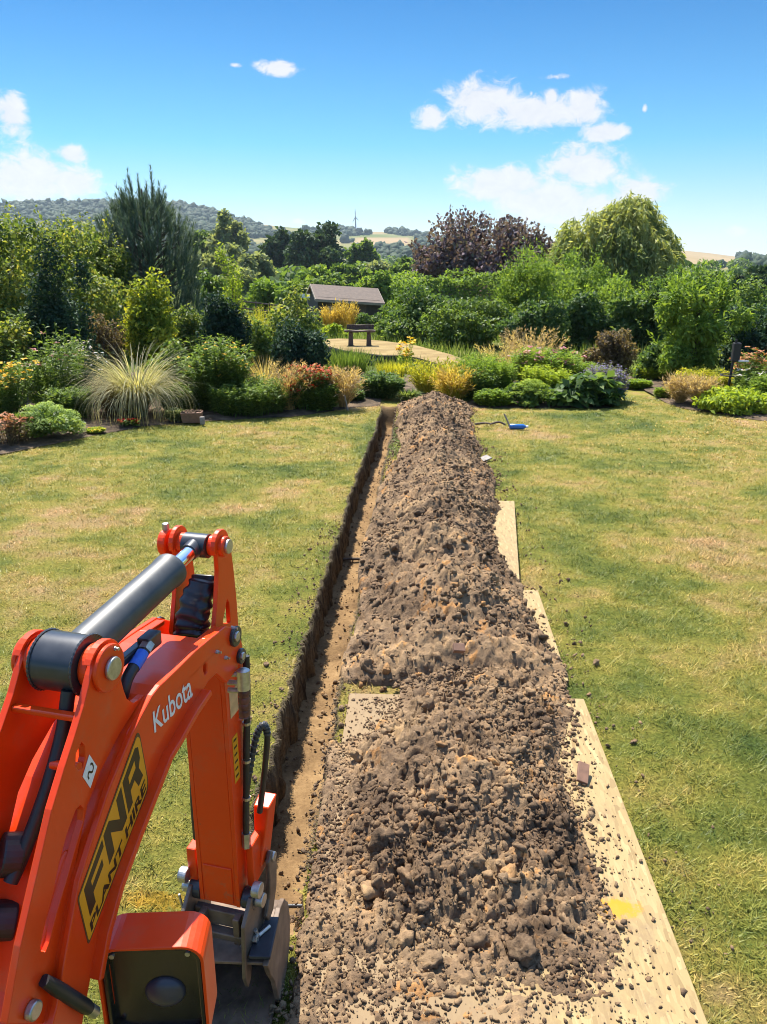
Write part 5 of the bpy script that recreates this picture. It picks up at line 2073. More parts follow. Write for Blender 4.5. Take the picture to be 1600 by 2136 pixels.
def mound(label, span, ytop, Y, pal, n, size, cat='perennial', name='mound_plant', heads=60, group=None):
    """dome of flat-topped flower heads over darker leaves"""
    rng = nrng()
    cx, z0, hw, h = place(span[0], span[1], ytop, Y)
    o = thing(name, label, cat, (cx, Y, z0), 0, group)
    V, F, t = leaf_cloud(rng, crown_blobs(rng, (0, 0, h * 0.38), (hw * 0.95, hw * 0.8, h * 0.42), 10, 0.4), n, size, 0.6, 0.4, 0.4)
    V[:, 2] = np.maximum(V[:, 2], 0.01)
    npmesh('foliage', V, F, LM('mid'), o, t)
    d = unit(rng.normal(size=(heads * 2, 3)) + np.array([0, 0, 0.5]))
    d = d[d[:, 2] > 0.08][:heads]
    C = d * np.array([hw, hw * 0.85, h * 0.92]) * rng.uniform(0.88, 1.02, (len(d), 1))
    q = 60
    R = hw * 0.20
    e = unit(rng.normal(size=(len(C) * q, 3)))
    e[:, 2] = np.abs(e[:, 2])
    P = np.repeat(C, q, 0) + e * np.array([R, R, R * 0.45]) * rng.uniform(0.7, 1, (len(e), 1))
    N = unit(e + np.array([0, 0, 0.6]) + rng.normal(0, 0.3, e.shape))
    L = np.full(len(P), size * 0.45)
    V, F = leaf_quads(rng, P, N, rng.normal(size=P.shape), L, L * 0.8, 0.05)
    npmesh('flower_heads', V, F, LM(pal), o, np.repeat(np.repeat(np.clip(rng.normal(0.5, 0.2, len(C)), 0, 1), q) + rng.normal(0, 0.12, len(P)), 4))
    return o


# --- left bed, front row
mound('pale green flat-topped sedum mound at the front of the left bed', (22, 162), 836, 9.75, 'sedum', 2600, 0.05, 'sedum', 'sedum', 75)
perennial('low bronze and peach flowers at the left end of the bed edge', (-40, 62), 862, 9.35, 'bronze', 90, 0.05, 'flowers', 'flower_clump', ('f_rust', 0.8, 0.045, 7, 0), asp=0.5)
perennial('small yellow-green edging plant between the sedum and the striped grass', (176, 222), 893, 10.1, 'lime', 60, 0.05, 'flowers', 'edging_plant', ('f_yellow', 0.3, 0.03, 5, 0), asp=0.5)
grass('tall fountain of cream-striped arching grass in the left bed', (165, 385), 712, 11.3, 'variegated', 950, 2.9, 0.014, 0.14, 0.20, seg=10, len_k=1.22)
grass('brown-green skirt of older grass under the striped fountain grass', (160, 330), 770, 11.55, 'bronze', 700, 1.5, 0.016, 0.35, 0.35, seg=6, len_k=1.05)
perennial('scarlet flowers low at the foot of the striped grass', (245, 290), 874, 10.55, 'mid', 26, 0.07, 'flowers', 'flower_clump', ('f_scarlet', 0.5, 0.05, 9, 0), asp=0.5)
perennial('low blue-green rosette plant right of the striped grass', (345, 385), 848, 10.95, 'silver', 60, 0.08, 'perennial', 'edging_plant', None, asp=0.4)
perennial('tall dusty pink flowers in front of the dark clipped tree', (40, 165), 690, 11.7, 'mid', 170, 0.12, 'perennial', 'flowering_perennial', ('f_pink', 0.14, 0.055, 8, 0))
perennial('tiny white and mauve flowers on thin stems behind the striped grass', (95, 215), 722, 12.2, 'dark', 150, 0.08, 'perennial', 'flowering_perennial', ('f_white', 0.6, 0.032, 6, 0))
perennial('yellow flowers at the left edge of the bed', (-60, 42), 742, 11.0, 'mid', 150, 0.10, 'perennial', 'flowering_perennial', ('f_yellow', 0.5, 0.05, 7, 0))
perennial('tall green sunflower clump topped with small yellow flowers', (385, 505), 712, 11.95, 'mid', 300, 0.13, 'perennial', 'flowering_perennial', ('f_yellow', 0.16, 0.04, 6, 0), leaf_n=30)
perennial('bushy dark green asters filling the front of the left bed', (415, 612), 788, 11.75, 'mid', 520, 0.09, 'perennial', 'leafy_perennial', None, leaf_n=30, asp=0.28)
grass('wispy straw grass between the asters and the red flowers', (560, 640), 775, 12.0, 'straw', 260, 0.7, 0.010, 0.4, 0.3, ('stipa', 120, 0.2, 0.01))
perennial('deep red daisy clump at the end of the left bed', (585, 690), 768, 12.1, 'mid', 260, 0.10, 'perennial', 'flowering_perennial', ('f_red', 0.95, 0.05, 8, 0), leaf_n=24)
grass('orange feathery grass clump beside the trench end', (686, 742), 785, 12.25, 'stipa', 420, 0.7, 0.011, 0.28, 0.28, ('stipa', 260, 0.2, 0.012), group=None)
# --- left bed, middle row
shrub('very dark clipped tree with a leafy light crown, left of the golden shrub', (40, 186), 548, 13.6, 'dark', 15000, 0.07, 'tree', 'clipped_tree', depth=0.8, k=26, sub=0.42, spread=0.74, flat=0.0)
shrub('bright golden-leaved shrub in front of the pine', (240, 362), 560, 15.2, 'gold', 7000, 0.085, k=18, sub=0.36, flat=0.0, out=0.35, spread=0.70)
shrub('narrow dark clipped tree right of the golden shrub', (424, 516), 608, 14.4, 'dark', 8500, 0.07, 'tree', 'clipped_tree', depth=0.9, k=14, flat=0.0)
shrub('squat dark clipped tree behind the red daisies', (560, 676), 664, 14.0, 'dark', 9500, 0.07, 'tree', 'clipped_tree', depth=0.9, k=14, flat=0.0)
tree('slim yellow-green sapling rising behind the narrow dark tree', (450, 512), 535, 16.2, 'lime', 1900, 0.07, trunk=0.03, foot=0.3, k=14, spread=0.8, cat='tree', asp=0.35)
shrub('loose light-leaved shrub whose top shows over the squat dark tree', (545, 690), 600, 16.0, 'hazel', 5200, 0.085, k=18, sub=0.32, flat=0.0, spread=0.76)
shrub('dark red-stemmed shrub behind the striped grass', (165, 255), 640, 14.6, 'bronze', 3400, 0.06, k=12)
shrub('mid green shrub between the golden shrub and the narrow dark tree', (350, 450), 640, 16.5, 'hazel', 4200, 0.08, k=14)
shrub('leafy green shrub between the two right-hand dark clipped trees', (490, 590), 655, 15.6, 'mid', 3800, 0.075, k=14)
perennial('golden yellow-green grassy patch seen between the dark trees', (500, 580), 640, 18.5, 'yelgrass', 260, 0.16, 'perennial', 'leafy_perennial', None, asp=0.12)
shrub('low leafy shrubs at the back of the left bed', (300, 420), 700, 13.6, 'mid', 3600, 0.07, k=12)
shrub('green shrub against the left edge of the photo', (-90, 60), 620, 13.0, 'hazel', 6000, 0.08, k=16)
grass('tan grass tuft beside the squat dark tree', (520, 580), 738, 13.4, 'straw', 260, 0.9, 0.012, 0.35, 0.3)
# --- left background trees
tree('large light green hazel filling the left edge', (-170, 195), 462, 16.0, 'hazel', 30000, 0.085, trunk=0.12, foot=0.06, k=40, sub=0.26, spread=0.80, flat=0.0, tips=(150, 0.5))
tree('second hazel behind, joining the pine', (95, 260), 468, 19.5, 'hazel', 15000, 0.09, trunk=0.12, foot=0.08, k=26, sub=0.3, spread=0.76, tips=(80, 0.5))


def pine(label, span, ytop, Y):
    rng = nrng()
    cx, z0, hw, h = place(span[0], span[1], ytop, Y)
    o = thing('pine_tree', label, 'tree', (cx, Y, z0))
    b = MB()
    b.tube([(0, 0, -0.2), (0.03, 0, h * 0.5), (0.05, 0, h * 0.93)], [0.14, 0.09, 0.02], 10)
    tipsP, tipsD, tipsL = [], [], []

    def shoot(p, d, L):
        tipsP.append(p)
        tipsD.append(d)
        tipsL.append(L)
    m = 1150
    for i in range(m):
        f = rng.random() ** 0.85
        z = h * (0.04 + 0.76 * f)
        rad = hw * (1.02 - 0.10 * f - 0.62 * max(0, f - 0.72) / 0.28) * rng.uniform(0.35, 1.0) ** 0.55
        a = rng.random() * 2 * pi
        p = np.array([rad * cos(a), rad * sin(a) * 0.9, z + rng.normal(0, 0.06)])
        d = unit(np.array([cos(a) * 0.28, sin(a) * 0.28, 1.0]) + rng.normal(0, 0.13, 3))
        shoot(p, d, h * rng.uniform(0.09, 0.15))
        if i % 8 == 0:
            b.tube(arc([(0.03, 0, max(0.15, z - 0.5 * rad)), (rad * 0.6 * cos(a), rad * 0.55 * sin(a), z - 0.15 * rad), tuple(p)], 3), np.linspace(0.03, 0.008, 7), 5)
    for (dx, zz) in ((-0.16, 0.93), (0.02, 0.90), (0.24, 0.95), (-0.02, 0.84), (0.40, 0.87), (-0.30, 0.86), (0.12, 0.87), (0.33, 0.80), (-0.22, 0.78), (0.1, 0.74), (-0.36, 0.77), (0.85, 0.73), (-0.8, 0.68), (-0.6, 0.70), (0.62, 0.69)):
        base = np.array([dx * hw * 0.75 + 0.0, rng.normal(0, 0.1), h * (zz - 0.22)])
        topp = np.array([dx * hw * 0.85, base[1], h * zz])
        b.tube([tuple(base), tuple(topp)], [0.022, 0.010], 6)
        for q in np.linspace(0, 1, 7):
            shoot(base + (topp - base) * q, unit((topp - base) + rng.normal(0, 0.05, 3)), h * 0.10)
    P, D, L = np.array(tipsP), unit(np.array(tipsD)), np.array(tipsL)
    q = 46
    n = len(P) * q
    f = rng.random(n)
    idx = np.repeat(np.arange(len(P)), q)
    B = P[idx] + D[idx] * (f * L[idx])[:, None]
    N0 = unit(rng.normal(size=(n, 3)))
    side = unit(N0 - D[idx] * (N0 * D[idx]).sum(-1, keepdims=True))
    T = unit(side * 0.62 + D[idx] * 0.8)
    ln = h * 0.030 * rng.uniform(0.7, 1.2, n)
    S = unit(np.cross(T, side)) * 0.0085
    V = np.stack([B - S, B + S, B + T * ln[:, None]], 1).reshape(-1, 3)
    npmesh('crown', V, np.arange(n * 3).reshape(n, 3), LM('pine'), o, np.repeat(np.clip(rng.normal(0.5, 0.25, n), 0, 1), 3))
    b.build('trunk', MATS['bark'], o, smooth=True)


pine('dark blue-green pine with upright candle shoots above the left bed', (180, 398), 366, 21.0)

# --- middle of the planting
perennial('grey-green leafy mound just beyond the end of the trench', (752, 848), 778, 13.3, 'laurel', 360, 0.09, 'perennial', 'leafy_perennial', None, leaf_n=30, asp=0.3)
grass('clump of dark arching strap leaves beside the soil ridge end', (805, 900), 812, 13.0, 'strap', 420, 1.7, 0.026, 0.35, 0.4, cat='daylily', name='daylily', seg=6, len_k=1.25)
grass('bright yellow-green grass clump behind the end of the soil ridge', (845, 965), 762, 13.9, 'yelgrass', 900, 0.9, 0.018, 0.55, 0.3, ('yelgrass', 200, 0.2, 0.01))
grass('golden feather grass at the right of the ridge end', (895, 1005), 780, 13.0, 'yelgrass', 620, 0.9, 0.014, 0.3, 0.33, ('goldgrass', 200, 0.25, 0.012))
grass('narrow pale grass blades at the right foot of the ridge end', (930, 1010), 830, 12.9, 'strap', 240, 1.5, 0.02, 0.3, 0.45, cat='daylily', name='daylily', len_k=1.2)
grass('upright dark green reedy grass in front of the terrace', (680, 775), 728, 16.5, 'mid', 800, 0.35, 0.016, 0.7, 0.16)
grass('yellow-green meadow grass in front of the dark terrace edge', (775, 870), 752, 16.5, 'yelgrass', 620, 0.5, 0.016, 0.7, 0.22)
shrub('low dark leafy plants under the terrace edge', (690, 800), 742, 18.6, 'dark', 2600, 0.09, k=10)
shrub('dark green leafy plants under the middle of the terrace edge', (800, 945), 752, 18.4, 'laurel', 3200, 0.09, k=12)
perennial('tall yellow-flowered weed standing before the terrace', (835, 862), 715, 17.0, 'lime', 14, 0.12, 'perennial', 'flowering_perennial', ('f_yellow', 1.0, 0.09, 9, 0))
perennial('loose yellow-green perennials right of the golden grass', (960, 1080), 740, 13.5, 'fresh', 380, 0.12, 'perennial', 'leafy_perennial', None, leaf_n=20, asp=0.22)
grass('airy bronze grass leaning over the right-hand planting', (1000, 1100), 730, 15.0, 'bronze', 420, 1.1, 0.010, 0.4, 0.3, ('straw', 120, 0.2, 0.01))
perennial('nettle-like green leaves at the lawn edge right of the ridge', (985, 1075), 815, 12.6, 'fresh', 260, 0.08, 'perennial', 'leafy_perennial', None, leaf_n=22, asp=0.45)
# --- right bed
mound('lime green domed clump at the lawn edge', (1055, 1155), 788, 12.65, 'lime', 3200, 0.06, 'perennial', 'mound_plant', 60)
shrub('large glossy dark-leaved clump at the corner of the lawn', (1140, 1288), 782, 12.75, 'laurel', 3000, 0.17, 'perennial', 'broad_leaved_perennial', k=12, asp=0.6, up=0.8, depth=0.75)
perennial('dusty mauve sage behind the glossy dark clump', (1225, 1312), 762, 13.2, 'silver', 220, 0.07, 'perennial', 'flowering_perennial', ('f_purple', 0.9, 0.03, 4, 0.28), asp=0.25)
perennial('tall meadow perennials topped with faded pink flowers', (1070, 1215), 724, 14.3, 'fresh', 420, 0.13, 'perennial', 'flowering_perennial', ('f_pink', 0.12, 0.08, 8, 0), leaf_n=22)
grass('straw-coloured grass above the pink-flowered perennials', (1060, 1160), 705, 16.4, 'straw', 420, 0.9, 0.013, 0.5, 0.3, ('stipa', 160, 0.2, 0.012))
shrub('bronze-tinted shrub behind the straw grass', (1045, 1110), 682, 18.5, 'bronze', 2200, 0.07, k=10)
shrub('rounded dark shrub with bronze new leaves', (1222, 1342), 676, 16.8, 'bronze', 6200, 0.075, k=16, depth=0.9)
shrub('small glossy green shrub left of the tall feathery tree', (1330, 1410), 705, 15.9, 'laurel', 3000, 0.085, k=12)
perennial('low yellow-green plants where the grass path leaves the lawn', (1320, 1420), 758, 15.9, 'lime', 260, 0.11, 'perennial', 'leafy_perennial', None, leaf_n=18, asp=0.3)
for sp, yt, YY, lb in (((1396, 1450), 795, 12.9, 'peach-coloured feather grass, the left of the two beside the grass path'), ((1436, 1488), 798, 12.6, 'peach-coloured feather grass, the right of the two beside the grass path')):
    grass(lb, sp, yt, YY, 'stipa', 420, 0.75, 0.011, 0.28, 0.3, ('stipa', 280, 0.2, 0.012), group='peach feather grasses')
shrub('variegated yellow-edged shrub at the right edge of the lawn', (1440, 1640), 806, 12.15, 'lime', 6500, 0.085, k=16, asp=0.42, droop=0.5, depth=0.6)
perennial('spiky yellow-green perennials behind the feather grasses', (1400, 1560), 768, 14.2, 'yelgrass', 420, 0.12, 'perennial', 'leafy_perennial', None, asp=0.2)
perennial('faded pink seed heads at the right edge', (1540, 1640), 735, 13.4, 'mid', 180, 0.11, 'perennial', 'flowering_perennial', ('f_rust', 0.6, 0.06, 7, 0))
perennial('leafy white-flowered perennials right of the dark post', (1530, 1640), 775, 12.9, 'mid', 200, 0.10, 'perennial', 'flowering_perennial', ('f_white', 0.1, 0.05, 7, 0))
tree('tall feathery-leaved tree in the right bed', (1385, 1545), 572, 15.4, 'fresh', 8500, 0.13, trunk=0.06, foot=0.05, k=30, sub=0.28, spread=0.78, asp=0.3, droop=0.5, flat=0.2, tips=(60, 0.35))
shrub('dark laurel with glossy leaves at the right edge', (1505, 1690), 640, 15.6, 'dark', 6000, 0.095, k=16)
shrub('pale green shrub showing above the laurel at the right edge', (1510, 1680), 588, 18.5, 'laurel', 5000, 0.10, k=14)
for sp, yt, YY, pal, lb, fl in (((1085, 1200), 762, 13.6, 'lime', 'yellow-green leafy clump behind the lime dome', None), ((955, 1040), 770, 13.1, 'mid', 'mid green leafy clump at the right of the golden grass', None),
                                ((1300, 1360), 792, 14.6, 'fresh', 'fresh green clump at the left edge of the grass path', None), ((1560, 1640), 790, 12.6, 'fresh', 'fresh green leafy clump at the right edge behind the variegated shrub', None),
                                ((1180, 1260), 752, 14.6, 'fresh', 'green leafy clump in front of the bronze-leaved shrub', None), ((330, 420), 800, 11.7, 'mid', 'leafy green clump right behind the terracotta trough', None),
                                ((100, 180), 800, 11.0, 'mid', 'dark leafy clump behind the sedum mound', None), ((1370, 1410), 810, 13.5, 'fresh', 'low green leaves at the foot of the left feather grass', None),
                                ((738, 795), 800, 13.6, 'mid', 'dark leafy clump where the trench meets the planting', None), ((690, 760), 812, 12.9, 'laurel', 'low leaves behind the orange grass clump', None),
                                ((640, 700), 800, 12.0, 'mid', 'leafy stems between the red daisies and the orange grass', None)):
    perennial(lb, sp, yt, YY, pal, 240, 0.10, 'perennial', 'leafy_perennial', fl, leaf_n=24, asp=0.32)
# --- middle distance shrubs and hedge
shrub('broad dark laurel mass in the middle distance', (800, 1010), 592, 25.0, 'laurel', 9000, 0.13, k=24, sub=0.32)
shrub('bright olive-green bush left of the laurel mass, beside the shed', (800, 900), 580, 27.5, 'fresh', 4200, 0.12, k=16)
shrub('fine-leaved green bush behind the terrace end', (880, 1075), 615, 23.0, 'mid', 9500, 0.10, k=24, sub=0.32)
shrub('low green plants at the right of the bench', (775, 880), 660, 24.5, 'mid', 4500, 0.11, k=14)
shrub('grey-green shrub directly right of the shed front', (760, 850), 636, 30.0, 'laurel', 3600, 0.13, k=14)
tree('pale green willowy bush in front of the copper-leaved trees', (1035, 1185), 540, 24.5, 'fresh', 9000, 0.12, trunk=0.05, foot=0.05, k=26, sub=0.3, asp=0.32, tips=(130, 0.7))
tree('second pale green bush beside it, left of the willow', (1160, 1262), 545, 26.0, 'fresh', 5500, 0.12, trunk=0.05, foot=0.05, k=20, sub=0.3, asp=0.32, tips=(90, 0.7))


def hedge(label, x0, x1, ytop, Y, pal, top_pal, n, size, depth=1.2):
    rng = nrng()
    a, b2 = PY(x0, ytop, Y), PY(x1, ytop, Y)
    z0 = ground_z(0, Y)
    o = thing('hedge', label, 'hedge', ((a[0] + b2[0]) / 2, Y, z0))
    L, h = b2[0] - a[0], a[2] - z0
    x = rng.uniform(-L / 2, L / 2, n)
    face = rng.random(n)
    y = np.where(face < 0.6, -depth / 2 + np.abs(rng.normal(0, 0.12, n)), rng.uniform(-depth / 2, depth / 2, n))
    z = np.where(face < 0.6, rng.uniform(0.02, h, n), h + rng.normal(0, 0.05, n))
    z = z + 0.85 * fbm(x * 0.45, y * 0.5, 4, 5) * (z / h)
    y = y + 0.6 * fbm(x * 1.1, z * 1.1, 4, 6)
    N = unit(np.where((face < 0.6)[:, None], np.array([0, -1, 0.4]), np.array([0, -0.2, 1])) + rng.normal(0, 0.5, (n, 3)))
    Ls = size * rng.uniform(0.6, 1.4, n)
    t = np.clip(rng.normal(0.5, 0.25, n), 0, 1)
    top = face >= 0.6
    for nm, k, p in (('foliage', ~top, pal), ('top_foliage', top, top_pal)):  # leaves along the top take the brighter palette
        V, F = leaf_quads(rng, np.stack([x, y, z], -1)[k], N[k], rng.normal(size=(k.sum(), 3)) + np.array([0, 0, 0.4]), Ls[k], Ls[k] * 0.5)
        npmesh(nm, V, F, LM(p), o, np.repeat(t[k], 4))
    stems(rng, o, h * 0.7, L * 0.3, 10, 0.03)


for sp, yt, YY, pal, lb in (((1050, 1190), 606, 22.0, 'laurel', 'dark laurel bush behind the straw grass'), ((1165, 1290), 596, 22.6, 'laurel', 'dark laurel bush behind the bronze-leaved shrub'),
                            ((1270, 1400), 598, 22.2, 'laurel', 'dark laurel bush left of the feathery tree'), ((1430, 1560), 590, 22.8, 'mid', 'dark bush behind the feathery tree'), ((1540, 1680), 585, 22.0, 'mid', 'dark bush at the far right behind the pale shrub')):
    shrub(lb, sp, yt + 26, YY, pal, 6500, 0.12, k=18, sub=0.36, spread=0.72, depth=0.6, flat=0.0)
for sp, yt, YY, lb in (((1040, 1150), 585, 24.0, 'bright leafy bush topping the laurels, below the purple tree'), ((1130, 1260), 590, 24.4, 'bright leafy bush topping the laurels, below the left side of the willow'), ((1230, 1350), 580, 24.2, 'bright leafy bush topping the laurels, below the right side of the willow'), ((1330, 1440), 575, 24.6, 'bright leafy bush topping the laurels, left of the feathery tree top')):
    tree(lb, sp, yt + 22, YY, 'fresh', 4200, 0.12, trunk=0.05, foot=0.05, k=16, sub=0.32, asp=0.4, tips=(70, 0.55), cat='shrub', name='shrub')
hedge('bright green hedge top below the copper-leaved trees', 820, 1300, 577, 36.0, 'mid', 'fresh', 15000, 0.15, 2.5)
tree('leafy shrub rising above the right end of the laurel hedge', (1355, 1450), 575, 21.5, 'laurel', 4500, 0.11, trunk=0.05, foot=0.1, k=16, tips=(40, 0.4))
# --- big trees beyond the hedge
tree('dark purple copper-leaved tree, tallest of the pair', (858, 1080), 462, 46.0, 'copper', 17000, 0.26, trunk=0.3, foot=0.02, k=34, sub=0.30, spread=0.76, tips=(170, 0.9))
tree('reddish copper-leaved tree in front of its taller neighbour', (985, 1168), 486, 44.0, 'copper', 12000, 0.25, trunk=0.25, foot=0.02, k=28, sub=0.31, spread=0.76, tips=(110, 0.9))


def willow(label, span, ytop, Y):
    rng = nrng()
    cx, z0, hw, h = place(span[0], span[1], ytop, Y)
    o = thing('willow_tree', label, 'tree', (cx, Y, z0))
    domes = [((0.15 * hw, 0, h * 0.60), (0.62 * hw, 0.6 * hw, h * 0.40)), ((-0.45 * hw, 0, h * 0.55), (0.55 * hw, 0.55 * hw, h * 0.34)), ((0.58 * hw, 0, h * 0.48), (0.42 * hw, 0.5 * hw, h * 0.32)),
             ((-0.05 * hw, -0.4 * hw, h * 0.42), (0.5 * hw, 0.45 * hw, h * 0.36)), ((0.42 * hw, -0.4 * hw, h * 0.40), (0.40 * hw, 0.4 * hw, h * 0.34)), ((-0.72 * hw, -0.1 * hw, h * 0.50), (0.30 * hw, 0.4 * hw, h * 0.24)),
             ((0.02 * hw, 0, h * 0.72), (0.34 * hw, 0.4 * hw, h * 0.24)), ((0.30 * hw, 0.1 * hw, h * 0.74), (0.28 * hw, 0.3 * hw, h * 0.24))]
    Ps, Ts, tn = [], [], []
    for c, r in domes:
        m = 150
        d = unit(rng.normal(size=(m, 3)) + np.array([0, 0, 0.45]))
        d[:, 2] = np.abs(d[:, 2])
        S = np.array(c) + d * np.array(r) * rng.uniform(0.85, 1.04, (m, 1))
        tone = np.clip(rng.normal(0.5, 0.2) + rng.normal(0, 0.18, m), 0, 1)
        ln = h * rng.uniform(0.12, 0.44, m) * rng.uniform(0.5, 1.1)
        q = 34
        f = np.tile(np.linspace(0, 1, q), m)
        out = np.stack([d[:, 0], d[:, 1], np.zeros(m)], -1)
        off = np.repeat(out, q, 0) * (np.sqrt(f) * 0.09 * hw)[:, None]
        P = np.repeat(S, q, 0) + off + np.stack([np.zeros(m * q), np.zeros(m * q), -f * np.repeat(ln, q) + 0.05 * h * (f * (1 - f))], -1) + rng.normal(0, 0.06, (m * q, 3))
        Ps.append(P)
        Ts.append(np.repeat(out, q, 0) * (0.9 - f[:, None]) * 0.8 + np.array([0, 0, -1.0]) + rng.normal(0, 0.35, (m * q, 3)))
        tn.append(np.repeat(tone, q) + rng.normal(0, 0.1, m * q))
    P, T, t = np.concatenate(Ps), unit(np.concatenate(Ts)), np.concatenate(tn)
    N = unit(rng.normal(size=P.shape) + np.array([0, -0.2, 0.3]))
    L = 0.34 * rng.uniform(0.6, 1.3, len(P))
    V, F = leaf_quads(rng, P, N, T, L, L * 0.24, 0.06)
    V[:, 2] = np.maximum(V[:, 2], 0.05)
    npmesh('crown', V, F, LM('willow'), o, np.repeat(np.clip(t, 0, 1), 4))
    b = MB()
    b.tube(arc([(0, 0, -0.3), (0.1, 0, h * 0.3), (-0.1, 0, h * 0.6)], 6), np.linspace(0.4, 0.12, 13), 12)
    for i in range(9):
        a = rng.random() * 2 * pi
        b.tube(arc([(0.05, 0, h * 0.25), (hw * 0.25 * cos(a), hw * 0.25 * sin(a), h * 0.55), (hw * 0.5 * cos(a), hw * 0.45 * sin(a), h * 0.68)], 4), np.linspace(0.18, 0.04, 9), 8)
    b.build('trunk', MATS['bark'], o, smooth=True)


willow('tall weeping willow with hanging pale green branches', (1165, 1430), 400, 42.0)
# --- distant trees
tree('dark round-headed oak, right and larger of the dark pair on the skyline', (590, 722), 480, 150.0, 'oak', 9000, 0.85, trunk=0.7, foot=0.04, k=26, sub=0.33, spread=0.72)
tree('dark oak at the left of the skyline pair', (540, 625), 487, 160.0, 'oak', 6000, 0.85, trunk=0.6, foot=0.04, k=20, sub=0.34)
tree('lone mid green tree right of the dark oaks', (722, 795), 500, 170.0, 'mid', 5000, 0.85, trunk=0.5, foot=0.04, k=18, sub=0.33)
tree('tall airy grey-green tree left of the dark oaks', (430, 515), 452, 145.0, 'silver', 4200, 0.8, trunk=0.5, foot=0.15, k=22, sub=0.26, spread=0.8)
tree('mid green tree behind the pine on its right', (385, 450), 475, 150.0, 'mid', 4500, 0.8, trunk=0.5, foot=0.05, k=18)
for i, (sp, yt, YY, pal, lb) in enumerate([((400, 470), 522, 85.0, 'silver', 'silvery willow bush close behind the pine'), ((455, 540), 512, 92.0, 'silver', 'silvery willow bush in the middle of the row below the oaks'),
                                           ((510, 570), 525, 98.0, 'silver', 'small silvery willow bush nearest the dark oaks'), ((820, 872), 538, 110.0, 'mid', 'dark green bush left of the copper-leaved trees'),
                                           ((690, 770), 555, 95.0, 'mid', 'low green bush above the shed roof'), ((760, 830), 552, 120.0, 'silver', 'pale bush right of the lone tree'),
                                           ((620, 700), 560, 88.0, 'fresh', 'low bright bush left above the shed roof'), ((850, 930), 560, 70.0, 'fresh', 'bright green scrub at the left end of the hedge top'),
                                           ((1440, 1530), 552, 60.0, 'mid', 'dark green tree right of the willow'), ((1520, 1640), 556, 75.0, 'oak', 'dark wooded clump at the right edge of the skyline')]):
    tree(lb, sp, yt, YY, pal, 4200, 0.006 * YY, trunk=0.2, foot=0.03, k=18, sub=0.34, group=None, flat=0.15)
for i, (sp, yt, YY, pal, lb) in enumerate([((395, 480), 575, 40.0, 'mid', 'green bush behind the sapling, left of the fence'), ((520, 620), 582, 50.0, 'fresh', 'rounded bright bush left of the shed'),
                                           ((570, 660), 592, 47.0, 'mid', 'dark bush touching the left of the shed'), ((640, 740), 575, 58.0, 'mid', 'bushes directly behind the shed roof'),
                                           ((730, 830), 572, 60.0, 'fresh', 'bright scrub behind the right end of the shed'), ((440, 540), 560, 64.0, 'silver', 'greyish bush behind the sapling')]):
    shrub(lb, sp, yt, YY, pal, 4200, 0.0055 * YY, k=16)


def scrub():
    rng = nrng()
    n = 620
    y = rng.uniform(62, 420, n)
    x = rng.uniform(-0.75, 0.75, n) * y - 0.04 * y
    k = (fbm(x / 30, y / 40, 3, 45) > -0.05)
    x, y = x[k], y[k]
    blobs = []
    for a, b in zip(x, y):
        r = rng.uniform(0.8, 2.0) * (0.7 + b / 250)
        blobs.append((np.array([a, b, ground_z(a, b) + r * 0.4]), np.array([r * 1.4, r * 1.2, r * 0.9])))
    Vs = []
    q = 130
    C = np.repeat(np.array([b[0] for b in blobs]), q, 0)
    R = np.repeat(np.array([b[1] for b in blobs]), q, 0)
    d = unit(rng.normal(size=C.shape))
    d[:, 2] = np.abs(d[:, 2])
    P = C + d * R * rng.uniform(0.8, 1.05, (len(C), 1))
    N = unit(d + rng.normal(0, 0.5, d.shape))
    L = R[:, 0] * 0.32 * rng.uniform(0.6, 1.3, len(P))
    V, F = leaf_quads(rng, P, N, rng.normal(size=P.shape), L, L * 0.7)
    t = np.clip(np.repeat(rng.random(len(blobs)), q) * 0.7 + rng.random(len(P)) * 0.3, 0, 1)
    tag(npmesh('meadow_scrub', V, F, LM('mid'), tint=np.repeat(t, 4)), 'rough bushes and scrub dotted over the far meadows', 'scrub', kind='stuff')
    n = 60000
    y = rng.uniform(16.2, 60, n)
    x = rng.uniform(-0.62, 0.62, n) * y - 0.04 * y
    z = terrain(x, y)
    k = fbm(x / 3, y / 3, 3, 46) > -0.25
    x, y, z = x[k], y[k], z[k]
    n = len(x)
    az = rng.random(n) * 2 * pi
    L = rng.uniform(0.12, 0.42, n)
    W = 0.0011 * y * rng.uniform(0.6, 1.3, n) + 0.004
    B = np.stack([x, y, z - 0.02], -1)
    D = np.stack([np.cos(az) * 0.35, np.sin(az) * 0.35, np.ones(n)], -1)
    S = np.stack([np.ones(n), np.zeros(n), np.zeros(n)], -1)
    V = np.stack([B - S * W[:, None] / 2, B + S * W[:, None] / 2, B + D * L[:, None]], 1).reshape(-1, 3)
    # keep the terrace clear
    tx, ty = np.array([p[0] for p in poly]), np.array([p[1] for p in poly])
    ins = np.zeros(n, bool)
    j = len(poly) - 1
    for i in range(len(poly)):
        c = ((ty[i] > y) != (ty[j] > y)) & (x < (tx[j] - tx[i]) * (y - ty[i]) / (ty[j] - ty[i] + 1e-9) + tx[i])
        ins ^= c
        j = i
    V = V.reshape(n, 3, 3)[~ins]
    n = len(V)
    tag(npmesh('meadow_grass', V.reshape(-1, 3), np.arange(n * 3).reshape(n, 3), LM('strap'), tint=np.repeat(rng.random(n), 3)), 'long rough grass of the meadow behind the garden', 'grass', kind='stuff')


scrub()

